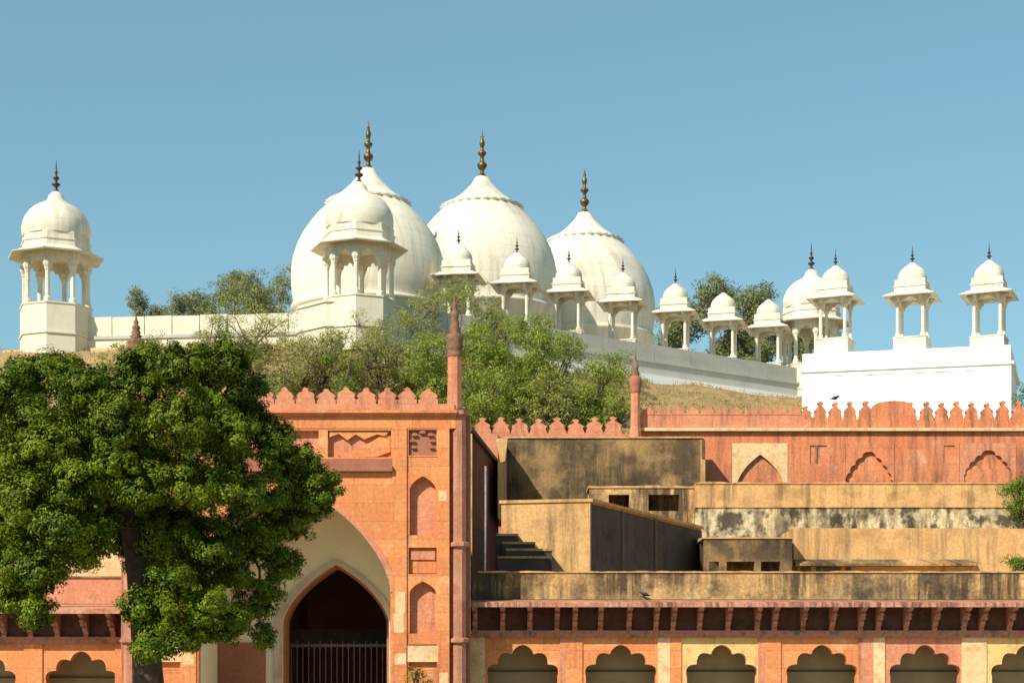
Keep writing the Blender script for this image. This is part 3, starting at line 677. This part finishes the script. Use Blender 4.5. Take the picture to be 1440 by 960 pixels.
mb = MB(); opening_wall(mb, X(829, D), X(978, D), 4.7, Z(686, D), [(X(856, D), X(885, D), Z(715, D), Z(695, D)), (X(912, D), X(955, D), Z(718, D), Z(695, D))], D, D + .4)
mb.box(X(829, D), X(978, D), D + 1.6, D + 1.9, 4.7, Z(686, D)).build('wall', M['tanstain'], lw, o)
ragged(MB(), X(827, D), X(978, D) - .002, D - .05, D + 2, Z(686, D) + .001, Z(682.5, D), .05).build('coping', M['tan'], lw, o)
lg = thing('long_wall', (X(1200, 78.6), 78.6, 4.7), 'long peeling wall with a black and white mottled band below the red wall', 'wall'); o = lg.location
D = 78.6
MB().box(X(978, D), X(1530, D), D, D + .9, Z(713, D), Z(680, D)).build('upper_band', M['tan'], lg, o)
MB().box(X(978, D), X(1530, D), D + .06, D + .9, 4.7, Z(713, D)).build('lower_band', M['mottle'], lg, o)
ragged(MB(), X(978, D), X(1530, D), D - .05, D + .95, Z(680, D) + .001, Z(677.5, D), .06).build('coping', M['tan'], lg, o)
D = 74.0
lb = thing('low_shed', (X(1050, D), D, 4.7), 'low soot-dark shed with square openings at its foot, right of the ochre hut', 'building'); o = lb.location
mb = MB(); opening_wall(mb, X(990, D), X(1114, D), 4.7, Z(757, D), [(X(997, D), X(1011, D), 4.9, Z(789, D)), (X(1022, D), X(1061, D), 4.9, Z(789, D)), (X(1070, D), X(1097, D), 4.9, Z(789, D))], D, D + .35)
mb.box(X(990, D), X(1114, D), D + 1.4, D + 1.8, 4.7, Z(757, D)).build('wall', M['blackstain'], lb, o)
MB().prism_x([(D - .06, Z(757, D)), (D - .06, Z(755, D)), (78.5, Z(747, D)), (78.5, Z(757, D))], X(988, D), X(1116, D)).build('sloping_roof', M['tan'], lb, o)
D = 75.0
tw = thing('tan_wall', (X(1280, D), D, 4.7), 'smooth plain tan wall between the mottled wall and the terrace parapet', 'wall'); o = tw.location
ragged(MB(), X(1116, D) + .003, X(1530, D), D, D + 3.5, 4.7, Z(742, D), .03).build('wall', M['tan'], tw, o)
MB().prism_x([(D - .5, Z(796, D)), (D - .5, Z(793, D)), (D - .002, Z(786, D)), (D - .002, Z(796, D))], X(1116, D), X(1370, D)).build('skirting_ledge', M['tanstain'], tw, o)
mb = MB()
for a, b in ((1117, 1122), (1126, 1140), (1148, 1155), (1158, 1182), (1190, 1196)):
    mb.box(X(a, D), X(b, D), D - .1, D - .004, Z(803, D), Z(797.5, D))
mb.build('vent_block', M['boarddark'], tw, o)

# side wing wall right of the gateway, in shade
wg = thing('wing_wall', (X(675, 66), 66, 0), 'dark red side wall in deep shade between the gateway and the ochre hut', 'wall'); o = wg.location
W0, W1 = (X(657, 70.5), 70.5), (X(701, 82), 82)
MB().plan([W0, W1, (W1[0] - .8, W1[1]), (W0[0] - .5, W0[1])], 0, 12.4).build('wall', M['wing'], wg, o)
MB().plan([(X(661, 63.1), 63.1), (W0[0] + .25, W0[1] - .02), (W0[0] - .6, W0[1] - .02), (-2.6, 63.1)], 0, 7.0).build('low_wall', M['shadeplaster'], wg, o)
MB().box(X(655, 70.2), X(664, 70.2), 70.1, 70.4, 4, Z(610, 70.2)).build('post', M['tan'], wg, o)
MB().plan([(W0[0] - .6, W0[1]), (W0[0] + .2, W0[1]), (W1[0] + .12, W1[1]), (W1[0] - .9, W1[1])], 12.402, 12.6).build('coping', M['shadeplaster'], wg, o)
MB().plan([(X(668, 73) , 73), (X(684, 75), 75), (X(684, 75) - .6, 75), (X(668, 73) - .4, 73)], 4.7, 8.6).build('lean_to', M['shadeplaster'], wg, o)
MB().tube([(X(683, 68), 68, 4.7), (X(683, 68), 68, Z(655, 68))], .05).build('drain_pipe', M['pipe'], wg, o)
sp = MB(); sp.prism([(X(697, 77.4), Z(616, 77.4)), (X(714, 77.4), Z(616, 77.4)), (X(710, 77.4), Z(648, 77.4)), (X(704, 77.4), Z(650, 77.4))], 77.4, 77.9)
sp.build('spout', M['tan'], wg, o)

# ------------------------------------------------------------------ red walls with merlons
RD = 84.0
def rx(px): return X(px, RD)
def rz_(py): return Z(py, RD)
rw = thing('red_wall', (rx(1215), RD, 4.7), 'long red sandstone wall with blind arches and knobbed merlons under the white block', 'wall'); o = rw.location
MB().box(rx(896), rx(1530), RD + .15, RD + .7, 4.7, rz_(604)).build('core', M['redwall'], rw, o)
S0, S1 = RD, RD + .149
mb = MB().box(rx(898), rx(1530), S0, S1, rz_(623), rz_(607))
mb.box(rx(898), rx(1029), S0, S1, rz_(690), rz_(623))
def frame(a, b, p_, q_, y0, y1):
    rectframe(mb, rx(a), rx(b), rz_(690), rz_(623), rx(p_), rx(q_), rz_(y1), rz_(y0), S0, S1)
frame(1108, 1189, 1139, 1163, 626, 652); frame(1258, 1349, 1327, 1343, 626, 650); mb.box(rx(1429), rx(1530), S0, S1, rz_(690), rz_(623))
mb.build('facing', M['redwall'], rw, o)
# arch-headed cut-outs, each over its own field
def blind(x0, x1, cx, hw_, top, spring, m, cusp):
    sc_ = hw_ / F * RD
    if cusp:
        base = pointed(sc_, rz_(top) - rz_(spring), .5, 10); cr = []
        for i in range(0, len(base) - 2, 2): cr += arcseg(base[i], base[i + 2], .22, 4)
        cr.append(base[-1])
    else: cr = pointed(sc_, rz_(top) - rz_(spring), .5)
    MB().prism(notch(rx(x0), rx(x1), rz_(690), rz_(623), cr, rx(cx), rz_(spring)), S0 - .03, S1).build('arch_field', M[m], rw, o)
blind(1029.5, 1107.5, 1069, 33, 639, 683, 'pale', False)
blind(1189.5, 1257.5, 1222, 33, 635, 682, 'redwall', True)
blind(1349.5, 1428.5, 1390, 34, 633, 672, 'pink', True)
MB().box(rx(1350), rx(1428), S0 + .05, S1 + .02, rz_(680), rz_(659)).build('sill', M['redwall'], rw, o)
for a_, b_ in ((1139, 1163), (1327, 1343)): MB().box(rx(a_) - .02, rx(b_) + .02, S0 + .06, S1 + .02, rz_(654), rz_(624)).build('recess_panel', M['redwall'], rw, o)
mb = MB().box(rx(1147), rx(1149.5), S0 + .01, S1 + .02, rz_(655), rz_(622.8)).build('slot_post', M['brownstone'], rw, o)
MB().box(rx(894), rx(1530), S0 - .22, S0 + .7, rz_(606.5), rz_(602)).build('cornice', M['pale'], rw, o)
MB().box(rx(898), rx(1132), RD + .0, RD + .35, rz_(602), rz_(582)).build('parapet', M['pink'], rw, o)
MB().box(rx(1132), rx(1530), RD + .0, RD + .35, rz_(602), rz_(590)).build('parapet', M['redwall'], rw, o)
rub = [(1219, 590), (1224, 578), (1229, 569), (1236, 565.5), (1247, 564), (1258, 563), (1272, 564), (1279, 566), (1283, 573), (1288, 582), (1290, 590)]
MB().prism([(rx(a), rz_(b)) for a, b in rub], RD + .02, RD + .33).build('rubble_fill', M['redwall'], rw, o)
u = rx(22) - rx(0)
for px in [1133, 1154, 1175, 1196, 1218, 1281, 1304, 1325, 1346, 1367, 1389, 1411, 1433, 1455]:
    MB().prism(jit(knobbed(rx(px), rz_(590.3), u * rng.uniform(.82, .92), (rz_(563 if px > 1140 else 570) - rz_(590)) * rng.uniform(.90, 1.04)), .012), RD + .04, RD + .30).build('merlon', M['redwall'], rw, o)
px = 912
while px < 1130:
    MB().prism(jit(merlon(rx(px), rz_(583), u * .90, rz_(572) - rz_(583)), .018), RD - .02, RD + .2).build('merlon', M['pink'], rw, o); px += 20.5
mw_ = thing('merlon_wall', (rx(780), RD, 10), 'pink wall of broad pointed merlons above the blackened wall, before the green trees', 'wall'); o = mw_.location
MB().box(rx(640), rx(893), RD + .0, RD + .6, 9, rz_(609)).build('wall', M['pink'], mw_, o)
px = 652
while px < 885:
    MB().prism(jit(knobbed(rx(px), rz_(609.2), u * rng.uniform(1.10, 1.17), (rz_(585) - rz_(609)) * rng.uniform(.86, 1.05)), .025), RD + .05, RD + .35).build('merlon', M['pink'], mw_, o); px += 26.3
pl = thing('pillar', (X(893.5, 83.6), 83.6, 10), 'slim red pillar with a broken spire between the pink merlons and red wall', 'pillar'); o = pl.location
cx = X(893.5, 83.6)
MB().lathe([(.30, 9), (.30, Z(608, 83.6)), (.25, Z(600, 83.6)), (.235, Z(553, 83.6))], 8, cx, 83.6, 0, rot=R(22.5), smooth=False).build('shaft', M['pink'], pl, o)
z0 = Z(553, 83.6)
MB().lathe([(.24, 0), (.29, .1), (.26, .2), (.30, .4), (.32, .6), (.27, .75), (.20, .85)], 10, cx, 83.6, z0).build('capital', M['darkred'], pl, o)
MB().lathe([(.18, 0), (.22, .15), (.12, .3), (.17, .5), (.10, .62), (.08, .8)], 8, cx, 83.6, z0 + .84).tube([(cx, 83.6, z0 + 1.5), (cx + .02, 83.6, Z(487, 83.6))], [.045, .025]).build('spire', M['brownstone'], pl, o)

# ------------------------------------------------------------------ birds
def bird(loc, label, rz, s_=1):
    b = thing('crow', loc, label, 'bird', None, rz, s_)
    m = MB(); prof = [((-.24, 0, .10), .02), ((-.15, 0, .12), .035), ((-.06, 0, .145), .07), ((.04, 0, .165), .078), ((.11, 0, .20), .055), ((.15, 0, .235), .045), ((.185, 0, .245), .042), ((.22, 0, .24), .025), ((.285, 0, .225), .006)]
    m.tube([q for q, r in prof], [r for q, r in prof], 10)
    m.build('body', M['feather'], b)
    for s in (-1, 1):
        MB().tube([(.08, s * .07, .18), (-.05, s * .085, .15), (-.20, s * .045, .115)], [.03, .04, .01], 8).build('wing', M['feather'], b)
        MB().tube([(.03, s * .03, .11), (.035, s * .03, .0)], .008, 5).build('leg', M['feather'], b)
bird((rx(1175), RD + .17, rz_(563.5)), 'black crow perched on a red merlon before the white block', R(20), 1.1)
bird((X(907, 60.15), 60.15, Z(839.6, 60.15) - .02), 'small black bird sitting on the eave in front of the yellow parapet', R(160), .85)

# ------------------------------------------------------------------ vegetation
NP = np.random.default_rng(11)
def leaf_mesh(name, pts, nrm, size, mat, parent, org, aspect=.5):
    """one diamond leaf per point, facing roughly along nrm"""
    n = len(pts)
    nrm = nrm / (np.linalg.norm(nrm, axis=1, keepdims=True) + 1e-9)
    t = NP.normal(size=(n, 3)); t[:, 2] -= .3
    t -= nrm * (t * nrm).sum(1, keepdims=True); t /= (np.linalg.norm(t, axis=1, keepdims=True) + 1e-9)
    bt = np.cross(nrm, t); s = size * NP.uniform(.65, 1.3, (n, 1))
    q = np.stack([pts - t * s, pts + bt * s * aspect + nrm * s * .12, pts + t * s, pts - bt * s * aspect + nrm * s * .12], 1) - np.array(org)
    me = bpy.data.meshes.new(name)
    me.vertices.add(4 * n); me.vertices.foreach_set('co', q.reshape(-1).astype(np.float32))
    me.loops.add(4 * n); me.loops.foreach_set('vertex_index', np.arange(4 * n, dtype=np.int32))
    me.polygons.add(n); me.polygons.foreach_set('loop_start', np.arange(0, 4 * n, 4, dtype=np.int32)); me.polygons.foreach_set('loop_total', np.full(n, 4, dtype=np.int32))
    me.update(calc_edges=True); me.materials.append(mat)
    o = bpy.data.objects.new(name, me); COL.objects.link(o)
    if parent: o.parent = parent
    return o
def clumped(lobes, per_lobe, per_clump, rc, shell=.55, droop=0, form=.35, rough=.5, tuft=.9, inner=.25):
    """leaf points: lobes (x,y,z,rx,ry,rz) -> clumps near each lobe's surface -> leaves round each clump"""
    P, N = [], []
    for (x, y, z, a, b, c) in lobes:
        k = max(3, int(per_lobe * (a * c) ** .9 + .5))
        d = NP.normal(size=(k, 3)); d /= np.linalg.norm(d, axis=1, keepdims=True)
        rad = NP.uniform(shell, 1.0, (k, 1)) ** .6
        cen = np.array([x, y, z]) + d * rad * np.array([a, b, c])
        for i in range(k):
            m = int(per_clump * NP.uniform(.6, 1.3)); r_ = rc * NP.uniform(.7, 1.35)
            e = NP.normal(size=(m, 3)); e /= np.linalg.norm(e, axis=1, keepdims=True)
            e = e * NP.uniform(inner, 1, (m, 1)) ** .5
            off = e * np.array([1.1, 1.1, .8]) * r_
            off[:, 2] -= droop * r_ * NP.uniform(0, 1, m)
            P.append(cen[i] + off); N.append(e * tuft + d[i] * form + np.array([0, 0, .45]) + NP.normal(size=(m, 3)) * rough)
    return np.concatenate(P), np.concatenate(N)
def tree(name, label, cat, base, lobes, mat, bark, per_lobe, per_clump, rc, leaf, group=None, tr=.15, droop=0, shell=.55, limbs=True, aspect=.5):
    t = thing(name, base, label, cat, group); b = Vector(base)
    tb = MB(); top = Vector((np.mean([l[0] for l in lobes]), np.mean([l[1] for l in lobes]), np.mean([l[2] for l in lobes])))
    fork = b.lerp(top, .45); fork.x = b.x + (top.x - b.x) * .3
    tb.tube([b - Vector((0, 0, .3)), b.lerp(fork, .5) + Vector((tr * .4, 0, 0)), fork, fork.lerp(top, .6)], [tr * 1.2, tr, tr * .8, tr * .35], 9)
    if limbs:
        for l in lobes:
            c = Vector(l[:3]); m_ = fork.lerp(c, .5) + Vector((rng.uniform(-.2, .2), 0, l[5] * .15))
            tb.tube([fork.lerp(top, rng.uniform(0, .4)), m_, c], [tr * .55, tr * .33, tr * .10], 6)
            for _ in range(4):
                d = Vector((rng.uniform(-1, 1) * l[3], rng.uniform(-1, 1) * l[4], rng.uniform(-.5, 1) * l[5])) * .85
                s0 = m_.lerp(c, rng.uniform(.3, 1)); tb.tube([s0, s0 + d * .5 + Vector((0, 0, .08)), c + d], [tr * .18, tr * .11, tr * .04], 5)
    tb.build('trunk', bark, t, b)
    P, N = clumped(lobes, per_lobe, per_clump, rc, shell, droop)
    leaf_mesh('crown', P, N, leaf, mat, t, b, aspect)
    return t
def lob(px, py, r, D, dy=0, ry=None, rz=None):
    k = (D + dy) / F; return (X(px, D + dy), D + dy, Z(py, D + dy), r * k, (ry or r) * k, (rz or r * .85) * k)

# the big neem in front of the gateway
ND = 45
nl = [(60, 522, 48, .3), (118, 541, 42, -.6), (15, 540, 55, .2), (200, 512, 44, .2), (258, 512, 46, -.5), (318, 508, 42, .5), (352, 548, 38, .2), (150, 540, 40, .3), (95, 520, 36, .5),
      (215, 905, 30, -1.9), (250, 895, 30, -1.7), (200, 850, 34, -1.5), (375, 820, 34, .2), (355, 840, 34, .3), (330, 870, 30, -.6), (372, 895, 18, .2), (300, 800, 50, .5), (250, 780, 50, .6), (190, 715, 40, .5),
      (40, 590, 50, -.8), (130, 620, 52, -1.0), (70, 680, 55, .4), (20, 660, 55, .6), (140, 700, 46, -.6), (160, 650, 50, -1.2), (90, 600, 50, -.4), (100, 650, 50, .9), (10, 745, 50, -.4), (70, 770, 40, -.3), (10, 830, 40, -.3),
      (455, 690, 38, .2), (420, 650, 44, .6), (385, 610, 36, .3), (350, 590, 45, .5), (300, 560, 50, .4), (200, 560, 55, .6), (-20, 600, 60, .4), (-15, 720, 60, .2),
      (170, 590, 55, -1.4), (250, 590, 55, -1.7), (320, 610, 50, -1.2), (385, 640, 42, -.4), (428, 668, 40, .2), (440, 705, 42, .5), (405, 730, 42, .3),
      (60, 630, 55, -1.5), (10, 640, 50, -1), (110, 680, 48, -2.0), (40, 700, 55, -1.8), (85, 735, 48, -2.1), (20, 780, 50, -1.4), (60, 800, 42, -1.8), (30, 835, 36, -1.2), (52, 860, 30, -1.6),
      (120, 770, 34, -1.5), (128, 735, 36, -1.2), (200, 680, 50, -1.2), (270, 680, 52, -1.8), (330, 690, 50, -1.3), (375, 690, 45, -.8), (230, 750, 52, -.2), (300, 760, 50, -.6), (365, 760, 42, -.2),
      (395, 790, 34, .4), (340, 800, 36, 0), (240, 820, 46, -1.2), (290, 850, 40, -1.6), (225, 860, 40, -1.8), (215, 890, 26, -1.9), (270, 880, 34, -1.7), (310, 880, 30, -1.2), (365, 850, 24, .1), (366, 885, 18, .2),
      (200, 640, 60, 1.2), (300, 640, 60, 1.2), (100, 610, 60, 1.2), (250, 730, 55, 1.2), (340, 740, 50, 1.1), (60, 740, 60, 1.0), (180, 760, 28, .6), (205, 790, 30, .3)]
neem = thing('neem_tree', (X(210, ND), ND, 0), 'huge dark green leafy tree filling the lower left in front of the gateway', 'tree'); nb = neem.location
tb = MB(); V = lambda px, py, dy=0: Vector((X(px, ND + dy), ND + dy, Z(py, ND + dy)))
tb.tube([Vector((X(212, ND), ND, -.3)), V(209, 960), V(203, 880), V(196, 800), V(186, 740), V(175, 690), V(160, 640)], [.55, .40, .36, .34, .30, .25, .15], 14)
for path, r0 in (([(196, 790, 0), (250, 730, .3), (300, 670, 0), (330, 600, .2)], .24), ([(200, 830, 0), (270, 780, -.3), (350, 730, 0), (420, 690, .3)], .18), ([(186, 740, 0), (120, 690, -.4), (60, 640, -.4), (20, 600, 0)], .2),
                 ([(178, 700, 0), (200, 620, 0), (215, 560, .1), (220, 520, .2)], .2), ([(184, 740, 0), (140, 760, -.6), (90, 790, -.9), (50, 840, -1.3)], .10), ([(203, 850, 0), (230, 860, -.6), (270, 860, -1.2)], .09),
                 ([(165, 660, 0), (120, 600, .2), (80, 540, .2)], .15), ([(330, 730, 0), (365, 800, .2), (366, 880, .2)], .06)):
    n_ = len(path); tb.tube([V(a_, b_, c_ + (1.3 if a_ > 240 and b_ < 820 else .5)) for a_, b_, c_ in path], [r0 * (1 - .75 * i / (n_ - 1)) for i in range(n_)], 8)
tb.build('trunk', M['bark'], neem, nb)
nl = [(a, b, r * (.92 if a < 330 else .84), dy + (1.4 if a > 330 else (-.7 if dy < -.5 and a < 260 else 0))) for a, b, r, dy in nl]
sets = [clumped([lob(a, b, r * .90, ND, dy) for a, b, r, dy in nl], 56, 155, .215, .5, .4, .9, .34, 1.0, .25),
        clumped([lob(a, b, r * 1.06, ND, dy) for a, b, r, dy in nl], 9, 60, .15, .95, .6, .9, .4, 1.0, .25),
        clumped([lob(a, b, r * .84, ND, dy + .9) for a, b, r, dy in nl if not (315 < a < 390 and b > 780)], 34, 190, .28, .2, .2)]
leaf_mesh('crown', np.concatenate([q[0] for q in sets]), np.concatenate([q[1] for q in sets]), .052, M['neem'], neem, nb, .42)

def airy(px, top, bot, wd, D, mat='babul', lab='', n=7, dens=1.0, leaf=.07, group=None, name='tree', base=None, bark='barklight', cat='tree', rc=.36):
    k = D / F; lobes = []; r = wd / 2
    top -= 12
    for i in range(n):
        t_ = (i + .5) / n; yy = top + (bot - top) * (.12 + .8 * t_)
        span = r * (.35 + .65 * math.sin(math.pi * min(1, .25 + .75 * t_)))
        xx = px + rng.uniform(-1, 1) * span * .75; rr = r * rng.uniform(.34, .52)
        lobes.append((X(xx, D), D + rng.uniform(-1, 1) * r * k * .7, Z(max(yy, top + rr * .8), D), rr * k, rr * k, rr * k * .85))
    bz_ = base if base is not None else hill_z(X(px, D), D)
    return tree(name, lab, cat, (X(px, D), D, bz_), lobes, M[mat], M[bark], 17 * dens, 62, rc, leaf * .78, group, tr=.13, shell=.2, aspect=.45)
HG = 'airy trees on the bank behind the gateway'
airy(636, 392, 560, 150, 91, 'babul', 'airy pale green tree with its top before the square kiosk columns, behind the gate pinnacle', 13, 1.0, .075, HG, 'airy_tree')
airy(735, 452, 590, 150, 88, 'green', 'broad leafy green tree behind the pink merlons, right of the gate pinnacle', 15, 1.35, .085, HG, 'leafy_tree')
airy(830, 506, 600, 120, 87, 'green', 'low bright green tree next to the slim red pillar', 9, 1.2, .08, HG, 'leafy_tree')
airy(690, 520, 605, 110, 86, 'green', 'dense low tree close behind the merlons just right of the gate corner', 9, 1.2, .08, HG, 'leafy_tree')
airy(770, 530, 606, 110, 86.3, 'babul', 'low spreading tree close behind the merlons, below the broad green tree', 9, 1.2, .08, HG, 'airy_tree')
airy(870, 550, 606, 70, 86.3, 'green', 'small round tree touching the slim red pillar', 6, 1.2, .075, HG, 'leafy_tree')
airy(575, 455, 560, 110, 89, 'babul', 'thin yellowish green tree behind the gate merlons, left of the pinnacle', 9, 1.0, .075, HG, 'airy_tree')
airy(519, 432, 520, 60, 92, 'babul', 'sparse thin sapling rising before the middle octagonal kiosk base', 6, .6, .07, HG, 'sapling')
airy(480, 492, 560, 80, 87, 'green', 'small darker green tree above the middle of the gate parapet', 7, .9, .08, HG, 'leafy_tree')
airy(420, 488, 560, 110, 88, 'scrub', 'dusty olive scrub tree at the right shoulder of the big neem', 9, .9, .08, HG, 'scrub_tree')
airy(540, 490, 560, 90, 88.5, 'scrub', 'dusty brown green scrub behind the right part of the gate merlons', 8, .9, .08, HG, 'scrub_tree')
airy(350, 425, 520, 120, 92.6, 'babul', 'thin leafy tree spreading across the left mosque parapet', 10, .6, .07, HG, 'airy_tree')
airy(290, 450, 510, 90, 92.4, 'babul', 'low sparse tree before the mosque wall, left of the thin leafy tree', 7, .55, .07, HG, 'airy_tree')
airy(450, 470, 560, 130, 89.5, 'babul', 'wide pale scrubby tree on the bank below the left mosque parapet', 12, .8, .075, HG, 'airy_tree')
airy(610, 480, 570, 120, 87.5, 'green', 'mid green leafy tree directly behind the gate pinnacle', 11, 1.0, .08, HG, 'leafy_tree')
airy(555, 440, 540, 100, 90.5, 'babul', 'tall thin pale tree in front of the middle octagonal kiosk base', 9, .7, .07, HG, 'airy_tree')
airy(690, 430, 520, 100, 90, 'babul', 'tall thin pale tree just right of the gate pinnacle spire', 9, .9, .075, HG, 'airy_tree')
airy(780, 470, 560, 90, 89, 'green', 'bright leafy tree whose crown ends at the grey mosque parapet', 9, 1.1, .085, HG, 'leafy_tree')
airy(395, 520, 575, 70, 86.5, 'babul', 'small pale bushy tree behind the leftmost visible gate merlons', 7, 1.0, .08, HG, 'airy_tree')
airy(320, 466, 530, 90, 89, 'scrub', 'dusty low scrub tree behind the top of the big neem, below the left parapet', 7, 1.0, .08, HG, 'scrub_tree')
airy(235, 478, 530, 80, 88.5, 'babul', 'low pale tree just above the top middle of the big neem crown', 6, .9, .08, HG, 'airy_tree')
BG = 'trees standing behind the mosque wall'
airy(345, 404, 470, 80, 122, 'farleaf', 'pale far tree between the broad brownish one and the big dome', 9, 1.2, .12, BG, 'far_tree', 20, 'bark', rc=.5)
airy(268, 424, 475, 60, 125, 'farleaf', 'low pale far tree at the left end of the tree group behind the parapet', 7, 1.2, .12, BG, 'far_tree', 20, 'bark', rc=.5)
airy(244, 428, 475, 30, 127, 'farleaf', 'narrow dark far tree between the two far tree groups left of the domes', 5, 1.2, .12, BG, 'far_tree', 20, 'bark', rc=.5)
airy(380, 382, 470, 76, 124, 'farleaf', 'tall far tree touching the left edge of the leftmost big dome', 9, 1.1, .12, BG, 'far_tree', 20, 'bark', rc=.5)
airy(308, 394, 470, 100, 126, 'farleaf', 'broad brownish far tree above the white left parapet', 10, 1.2, .12, BG, 'far_tree', 20, 'bark', rc=.5)
airy(212, 421, 470, 66, 128, 'farleaf', 'small far tree above the parapet near the left octagonal kiosk', 7, 1.2, .12, BG, 'far_tree', 20, 'bark', rc=.5)
FG = 'far trees behind the small kiosks'
airy(1022, 396, 540, 110, 142, 'farleaf', 'large hazy dark tree behind the two kiosks right of the big domes', 14, 1.3, .15, FG, 'far_tree', 18, 'bark', rc=.6)
airy(945, 432, 540, 80, 144, 'farleaf', 'far tree seen between columns of the first kiosk right of the domes', 9, 1.3, .15, FG, 'far_tree', 18, 'bark', rc=.6)
airy(1072, 440, 540, 70, 140, 'farleaf', 'far tree seen left of the far octagonal kiosk columns', 9, 1.3, .15, FG, 'far_tree', 18, 'bark', rc=.6)
airy(1135, 462, 540, 70, 143, 'farleaf', 'far tree seen through the arches of the far octagonal kiosk', 8, 1.3, .15, FG, 'far_tree', 18, 'bark', rc=.6)
airy(1442, 548, 600, 36, 92, 'bushleaf', 'green bush at the right photo edge beside the end of the white block', 5, 1.2, .08, None, 'bush', hill_z(27.7, 92), 'bark', 'bush')
SBG = 'shrubs growing out of the old walls at the right edge'
airy(1436, 676, 740, 64, 77, 'bushleaf', 'green shrub growing on the mottled wall at the right edge', 10, 2.4, .07, SBG, 'wall_shrub', Z(742, 75) - .2, 'bark', 'shrub', .3)
airy(1440, 790, 830, 50, 66, 'bushleaf', 'round bright green shrub behind the terrace parapet at the right edge', 9, 4.0, .055, SBG, 'wall_shrub', 4.72, 'bark', 'shrub', .25)
airy(580, 944, 1000, 60, 55, 'neem', 'dark low bush peeping up at the foot of the gate pier', 7, 2.0, .05, None, 'low_bush', 0, 'bark', 'bush', .22)

# low scrub covering the bank behind the gateway
def cover(px0, px1, count):
    L = []
    while len(L) < count:
        px = rng.uniform(px0, px1); D = rng.uniform(85.2, 104); x = X(px, D)
        if D > wall_D(x) - 1.6: continue
        if px > 850 and rng.random() < (px - 850) / 70: continue
        h = rng.uniform(.35, .8); L.append((x, D, hill_z(x, D) + h * .5, h * 1.3, h * 1.2, h))
    return L
cov = cover(150, 905, 330); h_ = len(cov) // 2
for nm, lst, mt, lb in (('scrub_cover', cov[:h_], 'scrub', 'dusty olive scrub and weeds covering the bank between the gate merlons and the mosque wall'), ('weed_cover', cov[h_:], 'babul', 'yellow green leafy weeds spread over the bank below the mosque wall')):
    Pc, Nc = clumped(lst, 16, 46, .26, .4)
    tag(leaf_mesh(nm, Pc, Nc, .06, M[mt], None, (0, 0, 0), .45), lb, 'undergrowth', kind='stuff')
# dry grass on the bank
n = 26000
xs = NP.uniform(-45, 40, n); ys = NP.uniform(84.8, 118, n); keep = ys < np.array([wall_D(x) - .8 for x in xs]); xs, ys = xs[keep], ys[keep]
P = np.array([(x, y, hill_z(x, y) + .08) for x, y in zip(xs, ys)]); N = NP.normal(size=P.shape) * np.array([1, 1, .15])
gr = leaf_mesh('dry_grass', P, N, .16, M['straw'], None, (0, 0, 0), .16); tag(gr, 'dry straw coloured grass on the bank below the mosque wall', 'grass', kind='stuff')
